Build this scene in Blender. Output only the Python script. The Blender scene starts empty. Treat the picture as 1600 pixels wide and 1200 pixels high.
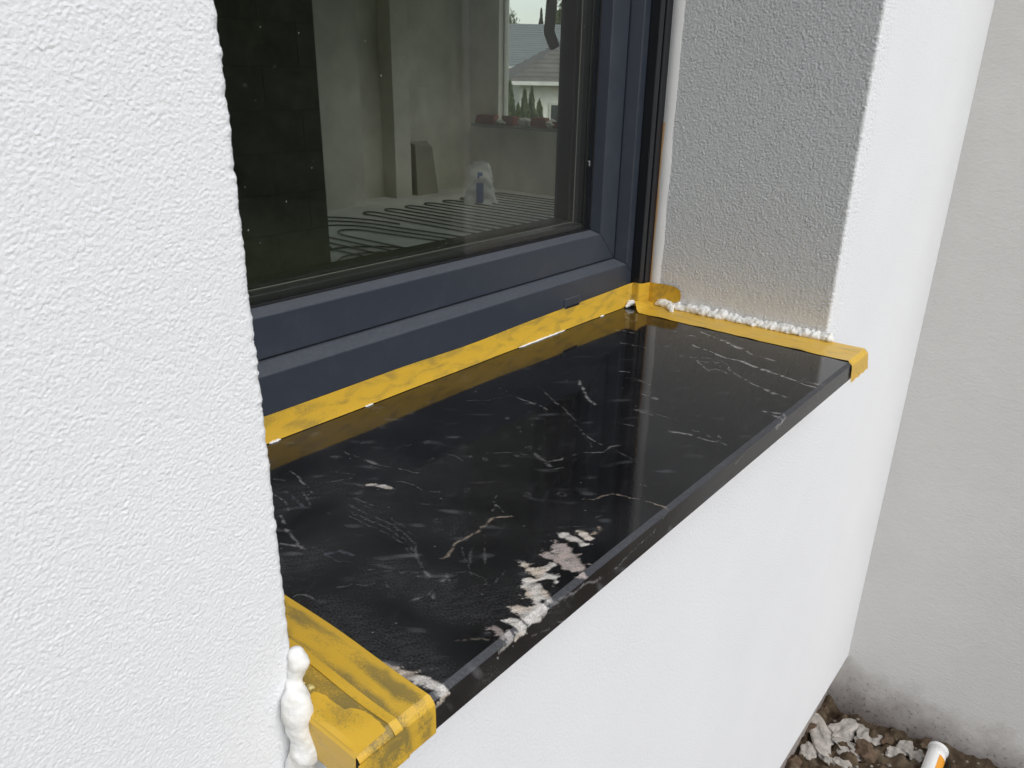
import bpy, bmesh, math, random
import numpy as np
from mathutils import Vector, Matrix
random.seed(7); rng = np.random.default_rng(11)
R = math.radians
scene = bpy.context.scene
COL = scene.collection

# ---------------------------------------------------------------- camera
cam_d = bpy.data.cameras.new("camera"); cam = bpy.data.objects.new("camera", cam_d); COL.objects.link(cam)
right = Vector((0.63820031, -0.769708, 0.01580992)); down = Vector((-0.27615507, -0.24804551, -0.92855361)); fwd = Vector((0.71863672, 0.58823721, -0.37086149))
cam.matrix_world = Matrix(((right.x, -down.x, -fwd.x, -0.1904), (right.y, -down.y, -fwd.y, -0.3128), (right.z, -down.z, -fwd.z, 0.3395), (0, 0, 0, 1)))
cam_d.sensor_width = 36; cam_d.lens = 1195.996 / 1600 * 36; cam_d.clip_start = 0.01; cam_d.clip_end = 2000
scene.camera = cam
cam_d.dof.use_dof = True; cam_d.dof.focus_distance = .78; cam_d.dof.aperture_fstop = 34

# ---------------------------------------------------------------- world, sun, exposure
SUN_EL, SUN_AZ = R(45), R(-97)          # azimuth of the sun measured from +X; it stands out in front of the facade
world = bpy.data.worlds.new("World"); scene.world = world; world.use_nodes = True
wn = world.node_tree; wn.nodes.clear()
sky = wn.nodes.new("ShaderNodeTexSky"); sky.sky_type = 'NISHITA'; sky.sun_disc = False
sky.sun_elevation = SUN_EL; sky.sun_rotation = math.pi / 2 - SUN_AZ; sky.dust_density = 1.5; sky.air_density = 1.0
hs = wn.nodes.new("ShaderNodeHueSaturation"); hs.inputs['Saturation'].default_value = 0.40
bg = wn.nodes.new("ShaderNodeBackground"); bg.inputs['Strength'].default_value = 0.145
wo = wn.nodes.new("ShaderNodeOutputWorld")
wn.links.new(sky.outputs[0], hs.inputs['Color']); wn.links.new(hs.outputs[0], bg.inputs[0]); wn.links.new(bg.outputs[0], wo.inputs[0])
sun_d = bpy.data.lights.new("sun", 'SUN'); sun_d.energy = 1.1; sun_d.angle = R(40); sun_d.color = (1, 0.99, 0.975)
sun = bpy.data.objects.new("sun", sun_d); COL.objects.link(sun)
sdir = Vector((math.cos(SUN_EL) * math.cos(SUN_AZ), math.cos(SUN_EL) * math.sin(SUN_AZ), math.sin(SUN_EL)))
sun.rotation_euler = sdir.to_track_quat('Z', 'Y').to_euler()
vs = scene.view_settings; vs.view_transform = 'Standard'; vs.look = 'None'; vs.gamma = 1; vs.exposure = 0.37; vs.use_curve_mapping = False

# ---------------------------------------------------------------- helpers
def mat(name, color=(.5, .5, .5), rough=.6, spec=.5):
    m = bpy.data.materials.new(name); m.use_nodes = True
    b = m.node_tree.nodes['Principled BSDF']
    b.inputs['Base Color'].default_value = (*color, 1); b.inputs['Roughness'].default_value = rough
    b.inputs['Specular IOR Level'].default_value = spec
    return m
def N(m, t, **kw):
    n = m.node_tree.nodes.new(t)
    for k, v in kw.items():
        if k in n.inputs: n.inputs[k].default_value = v
        else: setattr(n, k, v)
    return n
def Lk(m, a, b): m.node_tree.links.new(a, b)
def bsdf(m): return m.node_tree.nodes['Principled BSDF']
def coords(m, scale=(1, 1, 1), rot=(0, 0, 0)):
    tc = N(m, 'ShaderNodeTexCoord'); mp = N(m, 'ShaderNodeMapping'); mp.inputs['Scale'].default_value = scale; mp.inputs['Rotation'].default_value = rot
    Lk(m, tc.outputs['Object'], mp.inputs[0]); return mp.outputs[0]
def noise(m, vec, scale, detail=3, rough=.5, dist=0):
    n = N(m, 'ShaderNodeTexNoise'); n.inputs['Scale'].default_value = scale; n.inputs['Detail'].default_value = detail
    n.inputs['Roughness'].default_value = rough; n.inputs['Distortion'].default_value = dist; Lk(m, vec, n.inputs['Vector']); return n.outputs['Fac']
def ramp(m, fac, stops):
    r = N(m, 'ShaderNodeValToRGB'); e = r.color_ramp.elements
    while len(e) < len(stops): e.new(.5)
    for q, (p, c) in zip(e, stops): q.position = p; q.color = (*c, 1) if len(c) == 3 else c
    Lk(m, fac, r.inputs[0]); return r.outputs['Color']
def mixc(m, fac, a, b, mode='MIX'):
    n = N(m, 'ShaderNodeMix', data_type='RGBA', blend_type=mode)
    for s, v in ((0, fac), (6, a), (7, b)):
        if hasattr(v, 'is_output'): Lk(m, v, n.inputs[s])
        elif s == 0: n.inputs[0].default_value = v
        else: n.inputs[s].default_value = (*v, 1)
    return n.outputs[2]
def bump(m, h, strength, dist, prev=None):
    b = N(m, 'ShaderNodeBump'); b.inputs['Strength'].default_value = strength; b.inputs['Distance'].default_value = dist
    Lk(m, h, b.inputs['Height'])
    if prev is not None: Lk(m, prev, b.inputs['Normal'])
    return b.outputs[0]
def setc(m, c): Lk(m, c, bsdf(m).inputs['Base Color'])
def setn(m, n): Lk(m, n, bsdf(m).inputs['Normal'])
def setr(m, r): Lk(m, r, bsdf(m).inputs['Roughness'])

def tag(o, label=None, cat=None, group=None, kind=None):
    if label: o['label'] = label
    if cat: o['category'] = cat
    if group: o['group'] = group
    if kind: o['kind'] = kind
    return o
def empty(name, loc=(0, 0, 0), label=None, cat=None, group=None):
    o = bpy.data.objects.new(name, None); COL.objects.link(o); o.location = loc; o.empty_display_size = .05
    return tag(o, label, cat, group)
def link(name, me, m, parent=None, loc=None, rot=None):
    o = bpy.data.objects.new(name, me); COL.objects.link(o)
    if m and not me.materials: me.materials.append(m)
    if parent: o.parent = parent
    if loc: o.location = loc
    if rot: o.rotation_euler = rot
    return o
def mesh(name, verts, faces, m, parent=None, smooth=False, **kw):
    me = bpy.data.meshes.new(name); me.from_pydata([tuple(map(float, v)) for v in verts], [], faces); me.update()
    bm = bmesh.new(); bm.from_mesh(me); bmesh.ops.recalc_face_normals(bm, faces=bm.faces); bm.to_mesh(me); bm.free()
    if smooth: me.polygons.foreach_set('use_smooth', [True] * len(me.polygons))
    return link(name, me, m, parent, **kw)
def gridmesh(name, P, m, parent=None, smooth=True, flip=False):
    """P: (n, m, 3) array -> quad sheet, fast"""
    n, k = P.shape[:2]; me = bpy.data.meshes.new(name)
    idx = np.arange(n * k).reshape(n, k)
    q = np.stack([idx[:-1, :-1], idx[1:, :-1], idx[1:, 1:], idx[:-1, 1:]], -1).reshape(-1, 4)
    if flip: q = q[:, ::-1]
    me.vertices.add(n * k); me.vertices.foreach_set('co', np.ascontiguousarray(P, dtype=np.float32).ravel())
    me.loops.add(q.size); me.loops.foreach_set('vertex_index', np.ascontiguousarray(q, dtype=np.int32).ravel())
    me.polygons.add(len(q)); me.polygons.foreach_set('loop_start', np.arange(0, q.size, 4, dtype=np.int32)); me.polygons.foreach_set('loop_total', np.full(len(q), 4, dtype=np.int32))
    me.update(calc_edges=True); me.validate()
    me.polygons.foreach_set('use_smooth', np.full(len(q), smooth))
    return link(name, me, m, parent)
BOXF = [(0, 1, 3, 2), (4, 6, 7, 5), (0, 4, 5, 1), (2, 3, 7, 6), (0, 2, 6, 4), (1, 5, 7, 3)]
def boxv(x0, x1, y0, y1, z0, z1): return [(x, y, z) for x in (x0, x1) for y in (y0, y1) for z in (z0, z1)]
def box(name, x0, x1, y0, y1, z0, z1, m, parent=None, bev=0):
    o = mesh(name, boxv(x0, x1, y0, y1, z0, z1), BOXF, m, parent)
    if bev:
        b = o.modifiers.new('bevel', 'BEVEL'); b.width = bev; b.segments = 2
    return o
def boxes(name, L, m, parent=None):
    v, f = [], []
    for b in L:
        k = len(v); v += boxv(*b); f += [tuple(i + k for i in q) for q in BOXF]
    return mesh(name, v, f, m, parent)
def tube(name, pts, r, m, parent=None, seg=8, closed=False, build=True):
    pts = [Vector(p) for p in pts]; n = len(pts); v, f = [], []
    for i, p in enumerate(pts):
        t = (pts[min(i + 1, n - 1)] - pts[max(i - 1, 0)]).normalized()
        a = t.cross(Vector((0, 0, 1)) if abs(t.z) < .9 else Vector((1, 0, 0))).normalized(); b = t.cross(a)
        rr = r[i] if isinstance(r, (list, tuple)) else r
        for s in range(seg):
            th = 2 * math.pi * s / seg; v.append(p + (a * math.cos(th) + b * math.sin(th)) * rr)
    for i in range(n - 1):
        for s in range(seg): f.append((i * seg + s, i * seg + (s + 1) % seg, (i + 1) * seg + (s + 1) % seg, (i + 1) * seg + s))
    f.append(tuple(range(seg))); f.append(tuple(range((n - 1) * seg, n * seg)))
    if not build: return v, f
    return mesh(name, v, f, m, parent, smooth=True)
def pnoise(n, k, lam, seed, aniso=1.0, ang=0.0, bw=.45):
    """periodic band-pass noise field, unit variance; lam in samples"""
    g = np.random.default_rng(seed).standard_normal((n, k)); F = np.fft.rfft2(g)
    fy = np.fft.fftfreq(n)[:, None]; fx = np.fft.rfftfreq(k)[None]
    c, s = math.cos(ang), math.sin(ang); u = (fx * c + fy * s) * aniso; w = (-fx * s + fy * c)
    fr = np.sqrt(u * u + w * w) + 1e-9
    H = np.exp(-(np.log(fr * lam)) ** 2 / (2 * bw * bw))
    o = np.fft.irfft2(F * H, s=(n, k)); return o / o.std()
def sm(a, b, x): t = np.clip((x - a) / (b - a), 0, 1); return t * t * (3 - 2 * t)

# ---------------------------------------------------------------- materials
def stucco_mat(name, col, sc, dist, strength=.6):
    m = mat(name, col, .92, .2); c = coords(m)
    n1 = noise(m, c, sc, 4, .6, .4); n2 = noise(m, c, 6, 3)
    setc(m, mixc(m, n2, tuple(x * .97 for x in col), tuple(min(1, x * 1.03) for x in col)))
    setn(m, bump(m, n1, strength, dist)); return m
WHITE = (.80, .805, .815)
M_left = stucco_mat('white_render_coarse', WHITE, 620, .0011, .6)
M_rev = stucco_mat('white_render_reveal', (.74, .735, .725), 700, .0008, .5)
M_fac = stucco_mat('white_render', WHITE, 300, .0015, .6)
def frame_mat(name, col, rough):
    m = mat(name, col, rough, .5); c = coords(m)
    d = N(m, 'ShaderNodeTexVoronoi'); d.inputs['Scale'].default_value = 170; Lk(m, c, d.inputs['Vector'])
    big = noise(m, c, 14, 4, .6)
    n = N(m, 'ShaderNodeMath', operation='MULTIPLY_ADD'); Lk(m, big, n.inputs[0]); n.inputs[1].default_value = .16; n.inputs[2].default_value = -.055
    lt = N(m, 'ShaderNodeMath', operation='LESS_THAN'); Lk(m, d.outputs['Distance'], lt.inputs[0]); Lk(m, n.outputs[0], lt.inputs[1])
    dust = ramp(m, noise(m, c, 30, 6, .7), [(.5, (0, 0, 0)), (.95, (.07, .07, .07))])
    ge = N(m, 'ShaderNodeNewGeometry'); sz = N(m, 'ShaderNodeSeparateXYZ'); Lk(m, ge.outputs['Normal'], sz.inputs[0])   # dust on ledges that face up, with their brighter sky light painted in
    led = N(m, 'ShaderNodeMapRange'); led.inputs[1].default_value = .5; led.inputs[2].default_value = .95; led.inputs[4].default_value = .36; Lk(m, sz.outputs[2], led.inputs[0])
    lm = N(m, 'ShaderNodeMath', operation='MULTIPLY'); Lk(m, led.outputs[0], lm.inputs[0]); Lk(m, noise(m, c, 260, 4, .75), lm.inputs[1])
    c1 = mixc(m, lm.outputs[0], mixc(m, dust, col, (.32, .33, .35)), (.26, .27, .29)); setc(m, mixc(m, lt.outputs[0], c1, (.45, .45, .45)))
    setn(m, bump(m, noise(m, c, 1500, 2), .25, .0003)); return m
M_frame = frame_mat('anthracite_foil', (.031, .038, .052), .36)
M_rail = mat('black_rail', (.010, .011, .014), .38)
M_gasket = mat('gasket_rubber', (.005, .005, .006), .6, .3)
M_spacer = mat('spacer_black', (.012, .012, .014), .4)
M_trim = stucco_mat('white_trim_bead', (.76, .75, .73), 200, .0004)
M_ofoam = mat('orange_foam_tape', (.60, .37, .19), .8)
def glass_mat(name, tint):
    m = bpy.data.materials.new(name); m.use_nodes = True; nt = m.node_tree; nt.nodes.clear()
    o = nt.nodes.new('ShaderNodeOutputMaterial'); mx = nt.nodes.new('ShaderNodeMixShader')
    # Schlick reflectance that is the same from both sides of the pane
    ge = nt.nodes.new('ShaderNodeNewGeometry'); dt = nt.nodes.new('ShaderNodeVectorMath'); dt.operation = 'DOT_PRODUCT'
    nt.links.new(ge.outputs['Incoming'], dt.inputs[0]); nt.links.new(ge.outputs['Normal'], dt.inputs[1])
    def mth(op, x, y, cl=False):
        k = nt.nodes.new('ShaderNodeMath'); k.operation = op; k.use_clamp = cl
        for s, q in ((0, x), (1, y)):
            if hasattr(q, 'is_output'): nt.links.new(q, k.inputs[s])
            else: k.inputs[s].default_value = q
        return k.outputs[0]
    c = mth('ABSOLUTE', dt.outputs['Value'], 0); q = mth('POWER', mth('SUBTRACT', 1, c, True), 5); fr = mth('ADD', mth('MULTIPLY', q, .96), .04)
    t = nt.nodes.new('ShaderNodeBsdfTransparent'); t.inputs[0].default_value = (*tint, 1); g = nt.nodes.new('ShaderNodeBsdfGlossy'); g.inputs['Roughness'].default_value = .0
    nt.links.new(fr, mx.inputs[0]); nt.links.new(t.outputs[0], mx.inputs[1]); nt.links.new(g.outputs[0], mx.inputs[2]); nt.links.new(mx.outputs[0], o.inputs[0]); return m
M_glass = glass_mat('window_glass', (.975, .985, .96))
def tape_mat(name, lo, hi, sc=(1, .35, 1), amt=.9, bands=False):
    m = mat(name, (.6, .36, .03), .36, .5); c = coords(m, sc); c2 = coords(m); c.node.inputs['Location'].default_value = (.37, .11, .23)
    f1 = noise(m, c, 75, 3, .5, .6); f2 = noise(m, c2, 850, 2, .6)
    s = N(m, 'ShaderNodeMath', operation='MULTIPLY_ADD'); Lk(m, f2, s.inputs[0]); s.inputs[1].default_value = .55; Lk(m, f1, s.inputs[2])
    k = ramp(m, s.outputs[0], [(lo, (0, 0, 0)), (hi, (amt, amt, amt))])
    if bands:      # strips where two layers overlap or the tape stands off the stone stay bright
        sp = N(m, 'ShaderNodeSeparateXYZ'); Lk(m, c2.node.outputs[0], sp.inputs[0]); wv = N(m, 'ShaderNodeMath', operation='MULTIPLY_ADD'); Lk(m, noise(m, c2, 60, 3), wv.inputs[0]); wv.inputs[1].default_value = .010; Lk(m, sp.outputs[0], wv.inputs[2])
        mr = N(m, 'ShaderNodeMapRange'); mr.inputs[1].default_value = .001; mr.inputs[2].default_value = .058; Lk(m, wv.outputs[0], mr.inputs[0])
        k = mixc(m, 1.0, k, ramp(m, mr.outputs[0], [(0, (.5, .5, .5)), (.10, (1, 1, 1)), (.60, (1, 1, 1)), (.66, (.25, .25, .25)), (.72, (.25, .25, .25)), (.78, (1, 1, 1)), (.90, (.9, .9, .9)), (.95, (.1, .1, .1))]), 'MULTIPLY')
    setc(m, mixc(m, k, (.66, .405, .040), (.215, .165, .055)))
    setn(m, bump(m, noise(m, c, 130, 4, .6, .8), .5, .0007)); return m
M_tape = tape_mat('yellow_tape', .58, .84, bands=True); M_tape2 = tape_mat('yellow_tape_loose', .84, 1.0, amt=.5); M_tape3 = tape_mat('yellow_tape_frame', .74, .98, (.35, 1, 1), .6)
def foam_mat():
    m = mat('pu_foam', (.80, .79, .74), .55, .4); c = coords(m)
    setc(m, ramp(m, noise(m, c, 90, 3), [(.3, (.74, .72, .66)), (.6, (.86, .855, .83))])); setn(m, bump(m, noise(m, c, 350, 4, .6), .5, .0012)); return m
M_foam = foam_mat()
def cream_mat():
    m = mat('cream_plaster', (.58, .56, .53), .9, .2)
    c = coords(m, (1, 1, 1)); cb = coords(m, (1, .45, 1), (R(-9), 0, 0))
    base = ramp(m, noise(m, c, 5, 4, .6), [(.3, (.715, .695, .66)), (.7, (.755, .735, .70))])
    tc = N(m, 'ShaderNodeTexCoord'); sp = N(m, 'ShaderNodeSeparateXYZ'); Lk(m, tc.outputs['Object'], sp.inputs[0])
    mr = N(m, 'ShaderNodeMapRange'); mr.inputs[1].default_value = -.96; mr.inputs[2].default_value = -1.14; mr.inputs[3].default_value = -.25; mr.inputs[4].default_value = .95
    Lk(m, sp.outputs[2], mr.inputs[0]); mu = N(m, 'ShaderNodeMath', operation='ADD'); Lk(m, mr.outputs[0], mu.inputs[0])
    nn = N(m, 'ShaderNodeMath', operation='MULTIPLY_ADD'); Lk(m, noise(m, c, 16, 6, .65), nn.inputs[0]); nn.inputs[1].default_value = 1.1; nn.inputs[2].default_value = -.55; Lk(m, nn.outputs[0], mu.inputs[1]); mu.use_clamp = True
    splash = mixc(m, mu.outputs[0], base, (.30, .265, .245))
    spots = ramp(m, noise(m, c, 95, 4, .75), [(.56, (0, 0, 0)), (.66, (1, 1, 1))]); mm = N(m, 'ShaderNodeMath', operation='MULTIPLY'); Lk(m, spots, mm.inputs[0]); Lk(m, mu.outputs[0], mm.inputs[1])
    setc(m, mixc(m, mm.outputs[0], splash, (.11, .085, .065)))
    n = bump(m, noise(m, cb, 190, 6, .72, .3), .55, .0028); setn(m, bump(m, noise(m, c, 14, 3), .16, .01, n)); return m
M_cream = cream_mat()
VEINS = [
 ([(0.1641,0.2395),(0.162,0.2233),(0.1587,0.2093),(0.1529,0.1922)], 0.9, 0.55, 0),
 ([(0.1302,0.2138),(0.1291,0.2027),(0.1235,0.1812)], 0.7, 0.5, 0),
 ([(0.1138,0.1807),(0.1065,0.1668),(0.1024,0.1535),(0.0984,0.1374),(0.0963,0.1233)], 1.4, 0.6, 0),
 ([(0.0882,0.1458),(0.0909,0.1393),(0.0956,0.1356)], 1.8, 0.6, 0),
 ([(0.1859,0.1805),(0.1915,0.1675),(0.1928,0.1647)], 0.8, 0.3, 0),
 ([(0.194,0.166),(0.1981,0.16),(0.2009,0.1547),(0.2036,0.1493)], 2.2, 0.7, 1),
 ([(0.2036,0.1493),(0.2064,0.144)], 0.7, 0.3, 0),
 ([(0.2143,0.1527),(0.22,0.1462),(0.2216,0.1354),(0.2188,0.1213)], 0.9, 0.25, 0),
 ([(0.2219,0.2355),(0.2229,0.2139),(0.2263,0.1903),(0.2327,0.1686),(0.241,0.1473)], 0.6, 0.4, 0),
 ([(0.2237,0.2056),(0.2262,0.1993),(0.2274,0.1915)], 2, 0.35, 0),
 ([(0.1618,0.1532),(0.1624,0.129),(0.1646,0.1057),(0.1626,0.0845),(0.1559,0.0646),(0.1386,0.0397)], 0.7, 0.24, 0),
 ([(0.156,0.146),(0.1566,0.1223),(0.1589,0.0994),(0.1571,0.0786),(0.1506,0.0591),(0.1379,0.0406)], 0.7, 0.21, 0),
 ([(0.1503,0.139),(0.1511,0.1157),(0.1534,0.0933),(0.1517,0.0728),(0.1455,0.0537),(0.1371,0.0415)], 0.7, 0.18, 0),
 ([(0.1687,0.1616),(0.1691,0.1369),(0.1712,0.1131),(0.169,0.0914),(0.1621,0.0711),(0.1363,0.0424)], 0.7, 0.15, 0),
 ([(0.1723,0.1575),(0.1725,0.145),(0.1744,0.1348)], 1.3, 0.22, 0),
 ([(0.1545,0.037),(0.1637,0.0359),(0.1755,0.0421),(0.187,0.0425),(0.2005,0.0446),(0.2126,0.0433),(0.2261,0.0446),(0.2377,0.0352)], 1.5, 0.75, 2),
 ([(0.2348,0.0539),(0.2445,0.0587),(0.2382,0.0461)], 1.2, 0.45, 0),
 ([(0.2456,0.0615),(0.2557,0.0665)], 0.6, 0.3, 0),
 ([(0.2021,0.0356),(0.1862,0.0198),(0.1744,0.0078)], 0.6, 0.28, 0),
 ([(0.187,0.0323),(0.1726,0.0225),(0.1583,0.0109)], 0.6, 0.25, 0),
 ([(0.1788,0.0349),(0.1672,0.0224)], 0.6, 0.2, 0),
 ([(0.1028,0.1092),(0.115,0.1034),(0.1173,0.0909)], 2, 0.25, 3),
 ([(0.1017,0.1236),(0.1035,0.1101),(0.1034,0.0927),(0.1115,0.0802)], 1.2, 0.16, 3),
 ([(0.0528,0.0815),(0.0589,0.0826),(0.0625,0.0783),(0.0635,0.0705)], 1.1, 0.4, 0),
 ([(0.0822,0.0696),(0.092,0.0639),(0.0975,0.0547),(0.104,0.05)], 0.7, 0.28, 0),
 ([(0.1072,0.0185),(0.1168,0.0156),(0.1231,0.0139),(0.1187,0.008)], 1.4, 0.4, 0),
 ([(0.1383,0.0177),(0.1447,0.0191),(0.142,0.0149)], 1.8, 0.4, 0),
 ([(0.1366,0.0359),(0.1376,0.0319),(0.137,0.028)], 1.7, 0.45, 0),
 ([(0.1109,0.0686),(0.1212,0.0538),(0.1314,0.039),(0.1366,0.0359)], 0.7, 0.2, 0),
 ([(0.1113,0.0532),(0.1073,0.0434),(0.1065,0.0358)], 0.7, 0.22, 0),
 ([(0.1525,-0.0116),(0.1612,-0.0131),(0.1762,-0.0097)], 0.8, 0.25, 0),
 ([(0.1468,0.0212),(0.1575,0.0118),(0.1588,-0.0045),(0.1525,-0.0116)], 0.7, 0.22, 0),
 ([(0.1718,0.1966),(0.183,0.1927),(0.1925,0.1864)], 1.2, 0.25, 0),
 ([(0.1887,0.2091),(0.1945,0.1979),(0.1983,0.1889)], 1, 0.2, 0),
 ([(0.1399,0.2112),(0.1363,0.1945),(0.1344,0.1806)], 1.8, 0.3, 3),
 ([(0.1483,0.1974),(0.1404,0.1777)], 1.1, 0.28, 0),
 ([(0.1469,0.2383),(0.1509,0.2293)], 2, 0.16, 0),
 ([(0.1405,0.156),(0.1416,0.149)], 1.4, 0.18, 0),
 ([(0.223,0.1165),(0.2285,0.1081)], 1, 0.2, 0),
 ([(0.3252,0.2578),(0.3284,0.2491)], 3.2, 0.2, 4),
 ([(0.2839,0.2523),(0.2871,0.244)], 3, 0.25, 4),
 ([(0.2895,0.1933),(0.2925,0.1855)], 3, 0.28, 4),
 ([(0.2726,0.2014),(0.2757,0.1936)], 1.8, 0.3, 4),
 ([(0.3005,0.124),(0.3033,0.1167)], 2.4, 0.28, 4),
 ([(0.2231,0.2058),(0.2261,0.1983)], 1.5, 0.2, 4),
 ([(0.3861,0.1717),(0.389,0.1633)], 1.8, 0.4, 4),
 ([(0.3747,0.1453),(0.3776,0.1373)], 1.6, 0.35, 4),
 ([(0.4141,0.1632),(0.417,0.1548)], 1.2, 0.35, 4),
 ([(0.2736,0.0511),(0.2763,0.0446)], 3.2, 0.3, 4),
 ([(0.2939,0.0297),(0.2965,0.0233)], 3.2, 0.32, 4),
 ([(0.3361,0.0258),(0.3387,0.0191)], 2.4, 0.28, 4),
 ([(0.2454,0.097),(0.2482,0.0903)], 3.2, 0.13, 4),
 ([(0.326,0.1052),(0.3289,0.0979)], 2, 0.35, 4),
 ([(0.3449,0.1068),(0.3477,0.0994)], 2.2, 0.28, 4),
 ([(0.3532,0.0996),(0.356,0.0922)], 2.2, 0.32, 4),
 ([(0.1907,0.0806),(0.1935,0.0745)], 2.6, 0.18, 4),
 ([(0.5302,0.0174),(0.5327,0.0095)], 1.8, 0.35, 4),
 ([(0.6451,0.0155),(0.6474,0.0068)], 1.6, 0.25, 4),
 ([(0.7233,0.235),(0.7257,0.2236)], 1.6, 0.3, 4),
 ([(0.5507,0.1679),(0.5534,0.1585)], 1.5, 0.2, 4),
 ([(0.26,0.1579),(0.2812,0.1601),(0.2873,0.147),(0.2836,0.1351)], 0.7, 0.3, 0),
 ([(0.2647,0.1566),(0.2756,0.1502),(0.271,0.1415)], 2.5, 0.12, 4),
 ([(0.4382,0.1991),(0.44,0.1794),(0.4383,0.1642),(0.4347,0.148)], 0.9, 0.55, 0),
 ([(0.4854,0.2057),(0.4664,0.1675),(0.4471,0.1308),(0.4332,0.1081)], 0.6, 0.32, 0),
 ([(0.4275,0.1145),(0.4151,0.0891),(0.4054,0.0685),(0.4011,0.0541)], 0.9, 0.45, 0),
 ([(0.53,0.1717),(0.5161,0.1562),(0.4948,0.1358),(0.4815,0.1158)], 1.6, 0.5, 0),
 ([(0.413,0.0857),(0.4021,0.0722),(0.3921,0.0615)], 0.6, 0.2, 0),
 ([(0.3368,0.0698),(0.355,0.0642),(0.3737,0.0584),(0.3889,0.0423),(0.4034,0.0461),(0.4128,0.0408)], 1.2, 0.45, 0),
 ([(0.3213,0.0656),(0.337,0.0549)], 0.8, 0.35, 0),
 ([(0.3422,0.0915),(0.3367,0.0774),(0.3316,0.0659)], 2.8, 0.32, 0),
 ([(0.3011,0.0063),(0.3076,-0.0011),(0.3201,-0.0028),(0.3276,-0.0113),(0.3309,-0.0257),(0.3361,-0.0418),(0.3381,-0.0563)], 1.1, 0.6, 2),
 ([(0.3102,0.1277),(0.325,0.1178),(0.3357,0.0963)], 0.6, 0.22, 0),
 ([(0.3953,0.2294),(0.4115,0.2147),(0.4406,0.2035)], 0.6, 0.2, 0),
 ([(0.5007,0.0774),(0.4996,0.0524)], 0.8, 0.3, 0),
 ([(0.5454,0.0937),(0.5451,0.0724)], 1, 0.4, 0),
 ([(0.3547,-0.0162),(0.357,-0.0232)], 1, 0.4, 0),
 ([(0.4023,0.0473),(0.3979,0.0259),(0.3936,0.0053)], 0.5, 0.18, 0),
 ([(0.2425,-0.0125),(0.2447,-0.0203),(0.2441,-0.0293)], 3.2, 1, 1),
 ([(0.2516,-0.0194),(0.2583,-0.0217),(0.2555,-0.0292),(0.2622,-0.0316),(0.2717,-0.0299)], 2.8, 0.95, 2),
 ([(0.2554,-0.0238),(0.253,-0.0316)], 3.2, 1, 1),
 ([(0.2272,-0.0206),(0.2251,-0.0282),(0.2198,-0.0382),(0.2137,-0.0469)], 6, 0.9, 5),
 ([(0.2128,-0.0206),(0.215,-0.0296),(0.2107,-0.0402),(0.212,-0.051)], 4, 0.85, 5),
 ([(0.1918,-0.0138),(0.191,-0.0206),(0.1917,-0.0291),(0.2044,-0.0299)], 3, 0.95, 1),
 ([(0.1894,-0.0264),(0.1909,-0.0386),(0.1909,-0.043)], 3.6, 0.95, 1),
 ([(0.1794,-0.0283),(0.1758,-0.0371),(0.1722,-0.0457),(0.1712,-0.0514)], 4.2, 0.95, 1),
 ([(0.1727,-0.0322),(0.1671,-0.0425),(0.1636,-0.0495)], 3.2, 0.9, 1),
 ([(0.1495,-0.0437),(0.1504,-0.05),(0.1581,-0.0537),(0.16,-0.0585)], 3.6, 1, 1),
 ([(0.1456,-0.0496),(0.1452,-0.0555),(0.1549,-0.0591)], 3.6, 1, 1),
 ([(0.1365,-0.048),(0.1358,-0.0534),(0.1374,-0.0577)], 3.6, 1, 1),
 ([(0.1316,-0.0583),(0.1342,-0.0589)], 2.5, 0.9, 1),
 ([(0.1229,-0.0434),(0.1226,-0.0479),(0.1211,-0.0533)], 2.4, 0.6, 5),
 ([(0.1261,-0.0532),(0.1255,-0.0585),(0.1194,-0.0608),(0.1142,-0.0605)], 2, 0.6, 1),
 ([(0.096,-0.0324),(0.0994,-0.0363),(0.104,-0.0405),(0.1119,-0.0474),(0.1142,-0.0524)], 0.9, 0.35, 2),
 ([(0.1166,-0.0433),(0.121,-0.0436)], 1.2, 0.4, 0),
 ([(0.2476,-0.0023),(0.2582,-0.0107),(0.2717,-0.0189),(0.2891,-0.0199)], 0.6, 0.2, 0),
 ([(0.1934,-0.011),(0.1934,-0.0078),(0.1886,-0.0055)], 0.8, 0.25, 0),
 ([(0.0526,-0.0134),(0.055,-0.0225),(0.056,-0.03)], 1.6, 0.55, 1),
 ([(0.056,-0.03),(0.0572,-0.0387),(0.0596,-0.0445),(0.0601,-0.0522),(0.0612,-0.0584)], 3.6, 0.9, 1),
 ([(0.0617,-0.056),(0.059,-0.0607),(0.0537,-0.0613)], 2, 0.7, 1),
 ([(0.8105,0.152),(0.8039,0.1348),(0.7954,0.1144),(0.7873,0.0946),(0.7758,0.0739),(0.7646,0.049),(0.7637,0.0243)], 1.8, 0.55, 0),
 ([(0.7969,0.107),(0.7834,0.0876),(0.781,0.0737)], 2.6, 0.5, 0),
 ([(0.7487,0.1369),(0.7395,0.1031),(0.7291,0.0727),(0.7319,0.0494),(0.7174,0.017),(0.7156,-0.0088),(0.7037,-0.0397),(0.7037,-0.0567)], 1.4, 0.7, 0),
 ([(0.7303,0.0511),(0.7222,0.0308),(0.7188,0.0061)], 2, 0.55, 0),
 ([(0.6915,0.0552),(0.6713,0.0226),(0.6578,-0.0056),(0.6504,-0.0301),(0.646,-0.0567)], 1.1, 0.42, 0),
 ([(0.6578,-0.0056),(0.6501,-0.0218)], 2, 0.4, 0),
 ([(0.7006,0.1145),(0.6959,0.0993),(0.6732,0.0754)], 0.9, 0.32, 0),
 ([(0.6912,0.0944),(0.7037,0.0806),(0.6914,0.0648)], 0.9, 0.32, 0),
 ([(0.6673,0.0725),(0.6824,0.0653),(0.6766,0.0482)], 0.9, 0.32, 0),
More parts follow.
